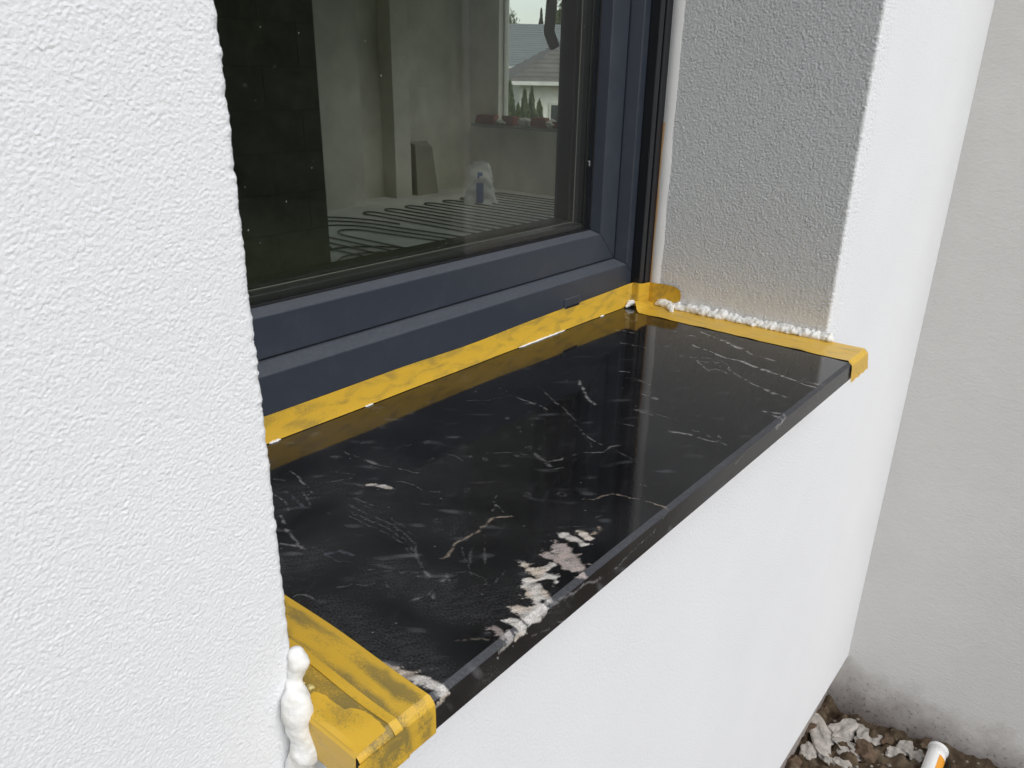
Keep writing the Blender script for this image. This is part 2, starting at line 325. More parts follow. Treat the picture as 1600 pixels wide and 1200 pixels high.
 ([(0.7006,0.1093),(0.7132,0.0902),(0.7131,0.0702)], 0.9, 0.32, 0),
 ([(0.7037,0.0806),(0.7084,0.0655),(0.6885,0.049)], 0.9, 0.32, 0),
 ([(0.6761,0.0818),(0.6675,0.063)], 0.9, 0.32, 0),
 ([(0.4749,0.019),(0.4792,0.009),(0.482,-0.0037)], 1.9, 0.6, 0),
 ([(0.4822,-0.0115),(0.4818,-0.0235),(0.4852,-0.0334),(0.4843,-0.0415)], 1.1, 0.4, 0),
 ([(0.5034,-0.0228),(0.4929,-0.0298),(0.4866,-0.0289)], 1, 0.3, 0),
 ([(0.4941,0.0006),(0.4949,-0.0131),(0.4881,-0.0243)], 0.7, 0.25, 0),
 ([(0.5904,-0.0318),(0.5949,-0.0442),(0.6004,-0.054),(0.6013,-0.0586)], 1.8, 0.55, 0),
 ([(0.6013,-0.0586),(0.5841,-0.0603),(0.5725,-0.061)], 2, 0.5, 0),
 ([(0.5878,-0.047),(0.591,-0.0576)], 2, 0.4, 0),
 ([(0.714,-0.0337),(0.7153,-0.0526),(0.7241,-0.0581)], 1.8, 0.4, 0),
 ([(0.7214,-0.0332),(0.7183,-0.0473)], 2.4, 0.25, 0),
 ([(0.7318,0.2503),(0.7387,0.2365),(0.7401,0.2166)], 0.9, 0.4, 0),
 ([(0.6871,0.2217),(0.6905,0.2009),(0.6939,0.1749),(0.7236,0.1533)], 0.8, 0.35, 0),
 ([(0.5786,0.1345),(0.5821,0.1216),(0.577,0.1014)], 0.9, 0.35, 0),
 ([(0.5404,0.0848),(0.543,0.0701)], 1.1, 0.4, 0),
 ([(0.5958,0.1426),(0.5925,0.1508)], 1.6, 0.35, 0),
 ([(0.5026,0.0738),(0.5056,0.0489),(0.5059,0.0275)], 0.6, 0.25, 0),
 ([(0.4612,0.0641),(0.4623,0.0496)], 0.8, 0.35, 0),
 ([(0.6934,0.1276),(0.6958,0.1197)], 1.5, 0.3, 0),
 ([(0.6411,0.0969),(0.642,0.0912)], 1.6, 0.35, 0),
 ([(0.7732,0.2305),(0.7743,0.2191)], 1.5, 0.45, 0),
 ([(0.7882,0.1888),(0.7859,0.1789)], 1.5, 0.3, 0),
 ([(0.7848,0.1557),(0.7863,0.1481)], 2, 0.3, 0),
 ([(0.8124,0.2823),(0.8265,0.2813),(0.8205,0.2665),(0.796,0.2517),(0.7874,0.2543),(0.7988,0.2691),(0.8124,0.2823)], 1, 0.35, 2),
 ([(0.3326,-0.0579),(0.3225,-0.0626),(0.2992,-0.0655),(0.2746,-0.0685),(0.2607,-0.0718),(0.233,-0.0688)], 0.6, 0.45, 0),
 ([(0.233,-0.0688),(0.2151,-0.0619),(0.2027,-0.0621),(0.1865,-0.0586),(0.1675,-0.0585)], 1.6, 0.5, 0),
 ([(0.1464,-0.07),(0.1685,-0.0756),(0.178,-0.0758),(0.1921,-0.0816)], 0.7, 0.35, 0),
 ([(0.164,-0.0619),(0.1867,-0.0615)], 0.8, 0.3, 0),
 ([(0.5895,-0.0578),(0.5851,-0.0631),(0.5756,-0.064)], 1.6, 0.35, 0),
 ([(0.7045,-0.06),(0.7063,-0.0767)], 1, 0.35, 0),
 ([(0.6435,-0.0589),(0.6494,-0.0663)], 1, 0.3, 0),
 ([(0.7338,-0.076),(0.776,-0.0818)], 1.2, 0.2, 0),
 ([(0.4592,-0.0651),(0.4998,-0.0631)], 1, 0.2, 0),
]
# ---------------------------------------------------------------- house wall (render, reveals, plinth)
XR, YF, ZB, XC, OV, TH = .897, .305, -.997, 1.545, -.0578, .0256
wall = empty('house_wall', (0, 0, ZB), 'white rough rendered house wall around the recessed window', 'wall')
def inw(o):
    o.parent = wall; o.matrix_parent_inverse = Matrix.Translation((0, 0, -ZB)); return o
def stucco_sheet(name, segs, z0, z1, dz, amp, lam, seed, m, fade_s=0, fade_top=0, aniso=1.25, ang=.6, edge=0):
    """segs: list of (p0, p1, n0, n1, count) in plan; displaced along the normals"""
    pts, nor = [], []
    for (p0, p1, n0, n1, k) in segs:
        t = (np.arange(k) / k)[:, None]
        if n0 == n1: p = np.array(p0) * (1 - t) + np.array(p1) * t; n = np.repeat([n0], k, 0)
        else:
            n = np.array(n0) * np.cos(t * math.pi / 2) + np.array(n1) * np.sin(t * math.pi / 2)
            c = np.array(p0) - np.array(n0) * ARC; p = c + n * ARC
        pts.append(p); nor.append(n)
    pts.append(np.array([segs[-1][1]])); nor.append(np.array([segs[-1][3]]))
    p = np.concatenate(pts); n = np.concatenate(nor).astype(float); z = np.arange(z0, z1 + dz / 2, dz)
    A, B = len(z), len(p)
    h = pnoise(A, B, lam, seed, aniso, ang, .6) * .6 + pnoise(A, B, lam * .55, seed + 1, 1, 0, .5) * .42 + pnoise(A, B, lam * 4, seed + 2, 1, 0, .7) * .25
    h = h * np.clip(.95 + .15 * pnoise(A, B, lam * 9, seed + 3), .5, 1.4); h = np.where(h > 0, h * .8, h * 1.1); h *= amp
    if edge:    # chipped, wavy corner
        ee = np.interp(z, np.arange(z0, z1 + .02, .0028), np.random.default_rng(seed + 7).normal(0, 1, len(np.arange(z0, z1 + .02, .0028)))); ne = np.abs(n[:, 0] * n[:, 1]) * 2
        h = h + edge * ee[:, None] * np.convolve(ne, np.ones(9) / 5, 'same').clip(0, 1)[None]
    s = np.concatenate([[0], np.cumsum(np.linalg.norm(np.diff(p, axis=0), axis=1))])
    if fade_s: h *= sm(0, fade_s, s[-1] - s)[None]
    if fade_top: h *= sm(0, fade_top, z1 - z)[:, None]
    P = np.empty((A, B, 3)); P[..., 0] = p[None, :, 0] + h * n[None, :, 0]; P[..., 1] = p[None, :, 1] + h * n[None, :, 1]; P[..., 2] = z[:, None]
    return gridmesh(name, P, m)
ARC = .004
D = .0006
inw(stucco_sheet('plaster_corner', [((-.18, 0), (-ARC, 0), (0, -1), (0, -1), 300), ((-ARC, 0), (0, ARC), (0, -1), (1, 0), 12), ((0, ARC), (0, .05), (1, 0), (1, 0), 50), ((0, .05), (0, .31), (1, 0), (1, 0), 40)], -.12, .47, D, .00019, 4.2, 3, M_left, edge=.0003))
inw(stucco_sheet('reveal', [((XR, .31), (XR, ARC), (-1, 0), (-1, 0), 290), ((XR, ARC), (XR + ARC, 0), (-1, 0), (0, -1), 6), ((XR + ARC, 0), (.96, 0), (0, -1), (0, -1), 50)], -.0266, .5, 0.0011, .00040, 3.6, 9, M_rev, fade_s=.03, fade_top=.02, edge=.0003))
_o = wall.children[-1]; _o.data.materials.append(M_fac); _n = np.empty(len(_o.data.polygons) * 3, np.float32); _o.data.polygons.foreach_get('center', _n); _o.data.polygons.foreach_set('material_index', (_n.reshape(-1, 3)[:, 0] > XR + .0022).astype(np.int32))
def quads(name, Q, m):
    v, f = [], []
    for q in Q: k = len(v); v += q; f.append((k, k + 1, k + 2, k + 3))
    return inw(mesh(name, v, f, m))
def fy(x0, x1, z0, z1, y=0): return [(x0, y, z0), (x1, y, z0), (x1, y, z1), (x0, y, z1)]
quads('plaster', [fy(-4, -.18, ZB, 2.4), fy(-.18, -.006, ZB, -.12), fy(-.18, 0, .47, 2.4), fy(0, XR, 1.28, 2.4), fy(XR, .96, .5, 2.4), fy(.96, 6.75, ZB, 2.4)], M_fac)
quads('plaster_under_sill', [fy(-.006, .96, ZB, -TH - .001, .0)], M_fac)
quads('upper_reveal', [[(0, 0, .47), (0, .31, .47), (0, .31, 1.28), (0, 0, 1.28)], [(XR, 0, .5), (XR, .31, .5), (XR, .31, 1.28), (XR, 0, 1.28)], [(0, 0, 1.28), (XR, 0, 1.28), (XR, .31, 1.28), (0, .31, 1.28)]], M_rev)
quads('insulation_underside', [[(-4, 0, ZB), (6.75, 0, ZB), (6.75, .06, ZB), (-4, .06, ZB)]], M_fac)
M_conc = mat('masonry', (.35, .34, .33), .9)
inw(boxes('masonry', [(-4, -.03, .32, .45, -1.3, 2.4), (.93, 6.75, .32, .45, -1.3, 2.4), (-.03, .93, .32, .45, -1.3, -.03), (-.03, .93, .32, .45, 1.29, 2.4), (-4, 4.4, .32, 6.1, 2.4, 2.6), (6.1, 6.75, .32, 6.1, 2.4, 2.6), (4.4, 6.1, .32, 2.2, 2.4, 2.6), (4.4, 6.1, 3.6, 6.1, 2.4, 2.6)], M_conc))
inw(box('plinth', -4, XC + .02, .03, .32, -1.4, ZB - .001, M_cream))

# garden wall that runs out from the facade
gw = empty('garden_wall', (XC, -.3, -1.2), 'cream plastered wall standing at a right angle to the white facade', 'wall')
o = box('plaster', XC, XC + .26, -.62, .3, -1.4, 2.4, M_cream); o.parent = gw; o.matrix_parent_inverse = Matrix.Translation((-XC, .3, 1.2))

# ---------------------------------------------------------------- window
win = empty('window', (.4485, YF, 0), 'anthracite framed window with double glazing in the white wall', 'window')
INV = Matrix.Translation((-.4485, -YF, 0))
def inwin(o, p=None):
    o.parent = p or win
    if p is None: o.matrix_parent_inverse = INV
    return o
FX0, FX1, FZ0, FZ1 = -.018, .915, 0.0, 1.30
def mitre(name, prof, m, gap=.0002):
    """four mitred bars; prof is a closed list of (inward distance, y)"""
    out = []
    for side in range(4):
        v = []
        for (d, y) in prof:
            c = [(FX0 + d, FZ0 + d), (FX1 - d, FZ0 + d), (FX1 - d, FZ1 - d), (FX0 + d, FZ1 - d)]
            a, b = c[side], c[(side + 1) % 4]; L = math.hypot(b[0] - a[0], b[1] - a[1]); ux, uz = (b[0] - a[0]) / L * gap, (b[1] - a[1]) / L * gap
            v += [(a[0] + ux, y, a[1] + uz), (b[0] - ux, y, b[1] - uz)]
        n = len(prof); f = [(2 * i, 2 * i + 1, 2 * ((i + 1) % n) + 1, 2 * ((i + 1) % n)) for i in range(n)]
        f += [tuple(2 * i for i in range(n)), tuple(2 * i + 1 for i in range(n))]
        o = mesh(name[side], v, f, m); bv = o.modifiers.new('bevel', 'BEVEL'); bv.width = .0011; bv.segments = 2; bv.limit_method = 'ANGLE'; bv.angle_limit = R(12)
        out.append(inwin(o))
    return out
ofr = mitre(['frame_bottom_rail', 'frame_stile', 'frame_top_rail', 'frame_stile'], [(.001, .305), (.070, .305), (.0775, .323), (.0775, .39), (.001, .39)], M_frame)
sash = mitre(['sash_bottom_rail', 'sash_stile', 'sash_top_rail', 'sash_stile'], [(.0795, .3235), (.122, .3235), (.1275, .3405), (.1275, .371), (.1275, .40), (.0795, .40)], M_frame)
mitre(['glazing_bead'] * 4, [(.1278, .3712), (.1392, .3722), (.1402, .385), (.1402, .3995), (.1278, .3995)], M_gasket)
mitre(['spacer_edge'] * 4, [(.1371, .3640), (.1378, .3640), (.1378, .3655), (.1371, .3655)], mat('spacer_metal', (.16, .16, .145), .5))
mitre(['spacer_bar'] * 4, [(.1277, .3465), (.137, .3465), (.137, .3655), (.1277, .3655)], M_spacer)
mitre(['gasket'] * 4, [(.1260, .3390), (.1295, .3395), (.1295, .3412), (.1260, .3412)], M_gasket)
for y in (.342, .366): inwin(box('pane', FX0 + .1265, FX1 - .1265, y, y + .004, FZ0 + .1265, FZ1 - .1265, M_glass))
dv, df = [], []
for i in range(90):
    x, z, s = random.uniform(.13, .77), random.uniform(.14, .55), random.uniform(.00025, .0006); k = len(dv); h = random.uniform(.5, 2.0)
    dv += [(x - s, .3417, z - s * h), (x + s, .3417, z - s * h * .8), (x + s * .8, .3417, z + s * h), (x - s * .7, .3417, z + s * h), (x, .3411, z)]; df += [(k, k + 1, k + 4), (k + 1, k + 2, k + 4), (k + 2, k + 3, k + 4), (k + 3, k, k + 4)]
tag(inwin(mesh('dust_specks', dv, df, mat('dust', (.30, .30, .28), .9))), kind='stuff')
cap = inwin(box('drain_cap', .679, .717, .3034, .306, .031, .046, M_frame, bev=.001)); box('slot', .683, .713, .3028, .3036, .0325, .0345, M_gasket, cap)
M_clip = mat('clip_metal', (.25, .25, .25), .4)
inwin(mesh('clip', [(x, y, z) for y in (.3398, .3412) for x, z in ((.7745, .2295), (.7790, .2290), (.7788, .2215), (.7775, .2215), (.7773, .2275), (.7745, .2280))], [(0, 1, 2, 3, 4, 5), (6, 7, 8, 9, 10, 11)] + [(i, (i + 1) % 6, (i + 1) % 6 + 6, i + 6) for i in range(6)], M_clip))
for x0, lab in ((.86, 'black shutter guide rail beside the rough grey reveal'), (.0005, 'black shutter guide rail beside the coarse white wall corner')):
    r = empty('shutter_guide_rail', (x0, .2885, 0), lab, 'guide rail')
    iv = Matrix.Translation((-x0, -.2885, 0)); sx = 1
    P = [(0, .014), (.0165, .021)] if True else 0
    for nm, a, b in (('channel_side', 0.0, .0125), ('channel_side', .0175, .0355)):
        o = box(nm, x0 + a, x0 + b, .2885, .3045, .0012, 1.28, M_rail, bev=.0012); o.parent = r; o.matrix_parent_inverse = iv
    o = box('channel_back', x0 + .0125, x0 + .0175, .2985, .3045, .0012, 1.28, M_rail); o.parent = r; o.matrix_parent_inverse = iv
    o = box('brush_seal', x0 + .0135, x0 + .0150, .2905, .2985, .0012, 1.28, M_gasket); o.parent = r; o.matrix_parent_inverse = iv
# trim bead + orange sealing tape at the inner edge of the reveal
tr = empty('reveal_trim', (XR, .28, 0), 'white plaster bead with orange sealing strip along the inner reveal edge', 'trim')
iv = Matrix.Translation((-XR, -.28, 0))
n = 90; zz = np.linspace(.0, 1.28, 160)
w = np.interp(zz, np.linspace(0, 1.28, 40), rng.uniform(-1, 1, 40))
P = np.zeros((160, 4, 3))
for k, (dx, y) in enumerate(((-.0032, .2884), (-.0040, .2845), (-.0036, .277), (.0006, .2705))): P[:, k] = np.stack([XR + dx + w * .0003, y + w * .0006 * (k > 1), zz], -1)
o = gridmesh('bead', P, M_trim); o.parent = tr; o.matrix_parent_inverse = iv
w2 = np.interp(zz, np.linspace(0, 1.28, 60), rng.uniform(-1, 1, 60))
P = np.zeros((160, 3, 3))
for k, (dx, y) in enumerate(((-.0040, .2883), (-.0046, .2868), (-.0041, .2852))): P[:, k] = np.stack([XR + dx + 0 * w2, y + w2 * .0009 * (k > 0), zz], -1)
o = gridmesh('sealing_strip', P[:36], M_ofoam); o.parent = tr; o.matrix_parent_inverse = iv

# ---------------------------------------------------------------- granite sill
def granite():
    m = mat('polished_granite', (.02, .02, .02), .06, .5)
    at = N(m, 'ShaderNodeAttribute', attribute_name='stone'); c = coords(m)
    g = ramp(m, noise(m, c, 900, 3, .7), [(.4, (.6, .6, .6)), (.75, (1.35, 1.35, 1.4))])
    setc(m, mixc(m, 1.0, at.outputs['Color'], g, 'MULTIPLY'))
    rr = N(m, 'ShaderNodeMath', operation='MULTIPLY_ADD'); Lk(m, noise(m, c, 40, 5, .7), rr.inputs[0]); rr.inputs[1].default_value = .10; rr.inputs[2].default_value = .01
    ra = N(m, 'ShaderNodeMath', operation='ADD'); Lk(m, rr.outputs[0], ra.inputs[0]); Lk(m, at.outputs['Alpha'], ra.inputs[1]); ra.use_clamp = True; setr(m, ra.outputs[0])
    setn(m, bump(m, noise(m, c, 260, 3), .06, .0004)); return m
M_gran = granite()
xs = [0.0]
while xs[-1] < .893: xs.append(xs[-1] + .00075 + .0009 * xs[-1])
xs = np.array(xs) * (.8945 / xs[-1]) + .0003
CH = .0042
vt = np.arange(.316, OV + CH, -.00095); vc = OV + CH - np.linspace(0, 1, 5)[0:] * CH * 1.0
# unfolded coordinate v: top, then chamfer, then front
rows = [(v, v, 0.0, 0) for v in vt] + [(OV + CH * (1 - t), OV + CH * (1 - t), -CH * .85 * t, 1) for t in (0, .08, .35, .65, .92, 1)] + [(OV - d, OV, -CH * .85 - d, 0) for d in np.linspace(.0004, TH - CH * .85, 22)]
v = np.array([r[0] for r in rows]); Yy = np.array([r[1] for r in rows]); Zz = np.array([r[2] for r in rows]); chm = np.array([r[3] for r in rows], float)
A, B = len(v), len(xs); X2, V2 = np.meshgrid(xs, v)
n1, n2 = pnoise(A, B, 14, 21), pnoise(A, B, 14, 22); n3, n4 = pnoise(A, B, 45, 23), pnoise(A, B, 45, 24); fine = pnoise(A, B, 3.2, 25); med = pnoise(A, B, 9, 26, 3.0, .5); flow = pnoise(A, B, 16, 27, 5.0, -.35); big = pnoise(A, B, 160, 28)
WX, WV = X2 + (n1 * .45 + n3 * .7 + fine * .25) * .001, V2 + (n2 * .45 + n4 * .7 - fine * .25) * .001
base = .0105 + .0022 * np.clip(big, -1, 2) + .005 * np.clip(flow - .9, 0, 2) * np.clip(.5 + .6 * n3, 0, 1) + .0028 * np.clip(fine, 0, 2)
rgb = np.stack([base * 1.0, base * 1.0, base * 1.06], -1); rough = np.zeros((A, B))
# grey stone clouding plus dust and sky-reflection haze, painted over the left third
cl = np.clip(.55 + .5 * pnoise(A, B, 120, 31), 0, 1) * sm(.42, .02, X2); rgb += (cl * .021 * np.clip(1 + .2 * med + .4 * fine, .2, 3))[..., None]
sw = np.clip(pnoise(A, B, 20, 33, 4.0, .9) - 1.0, 0, 1.6) * np.clip(.3 + n3 * .6, 0, 1.2); rgb += (sw * .045 * (.35 + .65 * sm(.6, .1, X2)))[..., None] * np.array([.95, .97, 1.0])
TONE = {0: (.50, .485, .47), 1: (.70, .66, .60), 2: (.58, .47, .36), 3: (.30, .33, .40), 4: (.34, .34, .35), 5: (.56, .49, .445)}
fb = 1 + .45 * fine; rg = 1 + .5 * med
for (pts, wd, it, tn) in VEINS:
    pa = np.array(pts); wd = wd * .001; mg = .004 + wd * 3
    i0, i1 = np.searchsorted(xs, [pa[:, 0].min() - mg, pa[:, 0].max() + mg])
    sel = (v > pa[:, 1].min() - mg) & (v < pa[:, 1].max() + mg); j = np.where(sel)[0]
    if len(j) == 0 or i1 <= i0: continue
    sl = (slice(j[0], j[-1] + 1), slice(i0, i1)); x, y = WX[sl], WV[sl]; d = np.full(x.shape, 9.)
    for a, b in zip(pa[:-1], pa[1:]):
        e = b - a; t = np.clip(((x - a[0]) * e[0] + (y - a[1]) * e[1]) / (e @ e + 1e-12), 0, 1)
        d = np.minimum(d, np.hypot(x - a[0] - t * e[0], y - a[1] - t * e[1]))
    if tn in (1, 5): k = sm(1.25, .72, d / wd * (1 - .16 * n1[sl] - .14 * med[sl] - .08 * fine[sl])) * it * np.clip(.9 + .12 * med[sl] + .1 * fine[sl], .3, 1.1)
    elif tn == 4:      # dried water spots: faint discs with a brighter rim
        ce = pa.mean(0); d = np.hypot(x - ce[0], y - ce[1]) * (1 + .12 * n3[sl]); R0 = wd * 1.15
        k = (np.exp(-((d - R0) / (R0 * .22)) ** 2) * .75 + .45 * sm(1.05, .85, d / R0)) * it * np.clip(.6 + .5 * fine[sl] + .35 * n1[sl], 0, 1.3) * .6
    else: k = np.exp(-(d / (wd * (.62 + .28 * sm(.25, .6, x)))) ** 2) * it * (.75 + .25 * sm(.25, .6, x)) * np.clip(.75 + .6 * n1[sl] + .35 * fine[sl] + .3 * n3[sl], .05, 1.3)
    k = np.clip(k, 0, 1)[..., None] * (1.0 if tn in (1, 5) else .92)
    tone = np.array(TONE[tn]) * np.clip(1 + .10 * med[sl] * (1 if tn in (1, 5) else 0), .6, 1.2)[..., None]
    if tn == 1: tone = tone * (1 - np.clip(n3[sl] * .35, 0, .35)[..., None] * np.array([.1, .35, .6]))
    if tn == 5: tone = tone * (1 - np.clip(med[sl] * .35, 0, .4)[..., None] * np.array([.4, .55, .6]))
    rgb[sl] = rgb[sl] * (1 - k) + tone * k; rough[sl] = np.maximum(rough[sl], k[..., 0] * .12)
dots = rng.random((A, B)) < .00022 * (.4 + 1.2 * sm(.6, 0, X2)); rgb[dots] = .26; rgb[:, :] = np.clip(rgb, .003, .9)
cm = chm[:, None]; rgb = rgb * (1 - cm[..., None] * .25) + cm[..., None] * np.array([.030, .030, .035]) * (1 + .25 * fine[..., None]); rough = rough + cm * .38
front = (np.arange(A) >= len(vt) + 6)[:, None]; rough = rough + front * .14; rgb = rgb + front[..., None] * .006
P = np.stack([X2, np.repeat(Yy[:, None], B, 1), np.repeat(Zz[:, None], B, 1)], -1)
sill = empty('window_sill', (.4485, .13, -TH), 'black polished granite window sill with white veins, taped at its edges', 'window sill')
iv = Matrix.Translation((-.4485, -.13, TH))
def ins(o): o.parent = sill; o.matrix_parent_inverse = iv; return o
o = ins(gridmesh('polished_face', P, M_gran, flip=False)); at = o.data.color_attributes.new('stone', 'FLOAT_COLOR', 'POINT')
at.data.foreach_set('color', np.concatenate([rgb, rough[..., None]], -1).astype(np.float32).ravel())
M_under = mat('sawn_granite', (.03, .03, .032), .5)
ins(mesh('sawn_sides', [(.0003, .316, 0), (.0003, OV + CH, 0), (.0003, OV, -CH * .85), (.0003, OV, -TH), (.0003, .316, -TH), (.8948, .316, 0), (.8948, OV + CH, 0), (.8948, OV, -CH * .85), (.8948, OV, -TH), (.8948, .316, -TH)], [(0, 1, 2, 3, 4), (5, 6, 7, 8, 9), (3, 4, 9, 8), (0, 4, 9, 5)], M_under))

# ---------------------------------------------------------------- masking tape
def tape(name, P, m, label, group=None, th=.00018, cat='tape'):
    o = gridmesh(name, np.array(P, float), m, smooth=False); s = o.modifiers.new('thick', 'SOLIDIFY'); s.thickness = th; s.offset = 0
    return tag(o, label, cat, group)
def path_tape(path, z0, z1, nz, seed):
    """vertical strip following a plan path [(x, y, ztop, zbottom)]"""
    r = np.random.default_rng(seed); out = []
    for (x, y, zt, zb) in path:
        t = np.linspace(0, 1, nz); out.append(np.stack([np.full(nz, x), np.full(nz, y), zb + (zt - zb) * t], -1))
    return np.array(out)
path = [(x, .3038 + .0003 * math.sin(x * 37), .0300 + .0065 * sm(.45, .86, x) + .0006 * math.sin(x * 23), .0007) for x in np.linspace(.01, .852, 120)]
path += [(.8585, .3000, .0385, .001), (.8590, .2950, .0395, .001), (.8590, .2895, .0395, .001), (.8600, .2876, .0390, .001), (.868, .2874, .0375, .001), (.880, .2872, .0365, .001), (.891, .2866, .036, .001), (.8905, .280, .036, .001), (.8915, .272, .0360, .001), (.8925, .262, .0365, .002), (.8930, .250, .0360, .006), (.8930, .240, .0350, .010), (.8925, .233, .031, .013), (.8915, .230, .025, .017)]
P = path_tape(path, 0, 1, 9, 1); P[..., 1] += np.where(P[..., 0] < .85, -.0012 * (1 - P[..., 2] / .03).clip(0, 1) ** 3, 0)
tape('frame_tape', P, M_tape3, 'long yellow masking tape stuck along the bottom of the window frame')
# along the right reveal, on the sill top, folded over the front edge
ys = np.concatenate([np.linspace(.286, .02, 60), np.linspace(.015, OV + CH, 18)])
def cross(y, z, x0=None):
    xa = .8305 - .0055 * sm(.25, -.05, y) + .0006 * math.sin(y * 60) + .0004 * math.sin(y * 170)
    return [(xa + (.8935 - xa) * t, y, z) for t in np.linspace(0, 1, 8)]
P = []
for y in ys:
    c = sm(.268, .288, y); row = []
    for k, (x, yy, z) in enumerate(cross(y, .0007)):
        t = k / 7; lift = c * (.010 * (1 - t) + .003) + .0005 * max(0, math.sin(y * 90 + k)) ; row.append((x + c * .016 * (1 - t), yy, z + lift))
    P.append(row)
for dy, z in ((-.0010, -.0003), (-.0034, -.0022), (-.0052, -.0046), (-.0056, -.010), (-.0056, -.018), (-.0058, -.0256), (-.0062, -.030)):
    P.append([(x - .002 + .016 * abs(z) / .03 * t0, OV + CH + dy - .0002, z + .0012 * math.sin(x * 300) * (z < -.028)) for t0, (x, _, _) in zip(np.linspace(.4, .9, 8), cross(OV, 0))])
tape('sill_tape', P, M_tape2, 'narrow yellow masking tape on the sill along the foam bead')
# left end of the sill, folded over the front edge
xsn = np.linspace(-.0035, .0530, 16)
P = []
for y in np.concatenate([np.linspace(.30, OV + CH, 90)]): P.append([(x + .0008 * math.sin(y * 40) * (x > .04), y, .0008 + .0004 * math.sin(x * 150 + y * 20) ** 2) for x in xsn])
for dy, z in ((-.0012, -.0002), (-.0036, -.0022), (-.0051, -.0045), (-.0055, -.010), (-.0055, -.018), (-.0055, -.0258), (-.0020, -.0266)):
    P.append([(x, OV + CH + dy - .0003, z) for x in xsn])
tape('end_tape', P, M_tape, 'wide mottled yellow masking tape wrapped over the sill end beside the big foam blob')
# second strip edge and torn pieces
P = []
for y in np.concatenate([np.linspace(.30, OV + CH, 60)]): P.append([(x + .0005 * math.sin(y * 55), y, .0016 + .0003 * math.sin(y * 80 + x * 300)) for x in np.linspace(.0215, .0275, 4)])
for dy, z in ((-.0012, .0004), (-.0042, -.0018), (-.0058, -.0045), (-.0062, -.012), (-.0062, -.0262)): P.append([(x, OV + CH + dy - .0004, z) for x in np.linspace(.0215, .0275, 4)])
tape('end_tape', P, M_tape2, 'bright narrow tape strip running along the middle of the mottled end tape')
torn = [(-.0040, -.0021), (.0020, -.0022), (.0090, -.0030), (.0115, -.0100), (.0117, -.0200), (.0120, -.0285), (.0157, -.0292), (.0176, -.0350), (.0187, -.0410), (.0184, -.0500), (.0170, -.0560)]
rowsT = []
tx = np.linspace(0, 1, 10)
for y in np.linspace(-.003, OV + .001, 34):
    xe = np.interp(-y, [-q[1] for q in torn], [q[0] for q in torn]) + rng.uniform(-.0003, .0003)
    xx = np.maximum(.004, xe) * tx
    rowsT.append([(-.0048, y, -.0262), (-.0050, y, -.020), (-.0050, y, -.008), (-.0046, y, -.001), (-.0030, y, .0014)] + [(x, y, .0019 + .0006 * math.sin(y * 130 + x * 90) + .0007 * t ** 4) for x, t in zip(xx, tx)])
tape('torn_tape', rowsT, M_tape2, 'torn yellow tape piece folded over the corner of the sill end')
P = []
for t in np.linspace(0, 1, 12):
    x = -.0055 + .036 * t; P.append([(x, OV - .0022, -.0030), (x, OV - .0026, -.012 - .004 * t), (x, OV - .0026, -.0262 + .0005 * math.sin(t * 9))])
tape('torn_tape', P, M_tape, 'short tape patch across the front edge of the taped sill corner')

# ---------------------------------------------------------------- foam and sealant
def blob(name, S, m, label, cat='foam', voxel=.0012, group=None, smooth=6, disp=(.009, .003)):
    bm = bmesh.new()
    for (x, y, z, r) in S: bmesh.ops.create_icosphere(bm, subdivisions=2, radius=r, matrix=Matrix.Translation((x, y, z)) @ Matrix.Rotation(random.random() * 3, 4, 'X'))
    me = bpy.data.meshes.new(name); bm.to_mesh(me); bm.free(); o = link(name, me, m)
    r_ = o.modifiers.new('merge', 'REMESH'); r_.mode = 'VOXEL'; r_.voxel_size = voxel; r_.use_smooth_shade = True
    s_ = o.modifiers.new('soften', 'SMOOTH'); s_.iterations = smooth; s_.factor = .5
    if disp:
        t = bpy.data.textures.new('lumps', 'CLOUDS'); t.noise_scale = disp[0]; t.noise_depth = 2
        d_ = o.modifiers.new('lumps', 'DISPLACE'); d_.texture = t; d_.strength = disp[1]; d_.mid_level = .5; d_.texture_coords = 'LOCAL'
    return tag(o, label, cat, group)
S = []
y = .268
while y > -.010:
    r = random.uniform(.0036, .0054) * (1.2 if y > .15 else .95); xo = .8915 - r * random.uniform(.3, .7)
    S.append((xo, y, .001 + r * random.uniform(.5, .9), r))
    if random.random() < .30: S.append((xo - r * random.uniform(.5, .9), y + .003, .001 + r * .45, r * random.uniform(.5, .75)))
    if random.random() < .35: S.append((.895, y, .005 + r * .8, r * .8))
    y -= r * random.uniform(.3, .5)
S += [(.874, .236, .004, .0052), (.869, .232, .003, .004), (.878, .24, .006, .006)]
blob('foam_bead', S, M_foam, 'lumpy white foam bead between the sill and the rough reveal', smooth=9, disp=(.006, .0022))
S = [(.0005, -.002, .034, .0050), (.0010, -.003, .0295, .0062), (-.0005, -.002, .0235, .0056), (-.003, -.002, .017, .005)]
for i in range(26):
    t = i / 25; z = .010 - .085 * t; w_ = .0088 + .0022 * math.exp(-((z + .022) / .010) ** 2) - .0010 * math.exp(-((z + .008) / .006) ** 2) - .002 * max(0, t - .7)
    S.append((-.0055 + .0030 * math.exp(-((z + .022) / .009) ** 2) - .003 * t, -.0075 - .004 * math.exp(-((z + .022) / .010) ** 2), z, w_ * random.uniform(.94, 1.04)))
blob('foam_blob', S, M_foam, 'big dripping white foam blob on the wall corner at the sill end', voxel=.0010, smooth=14, disp=(.016, .0045))
blob('foam_dab', [(.853, .299, .006, .0055), (.848, .2985, .004, .004), (.843, .2985, .003, .0028), (.857, .297, .0065, .005)], M_foam, 'small white foam dab in the corner of the window frame', voxel=.0008, smooth=3, disp=None)
M_seal = mat('white_sealant', (.82, .82, .80), .4)
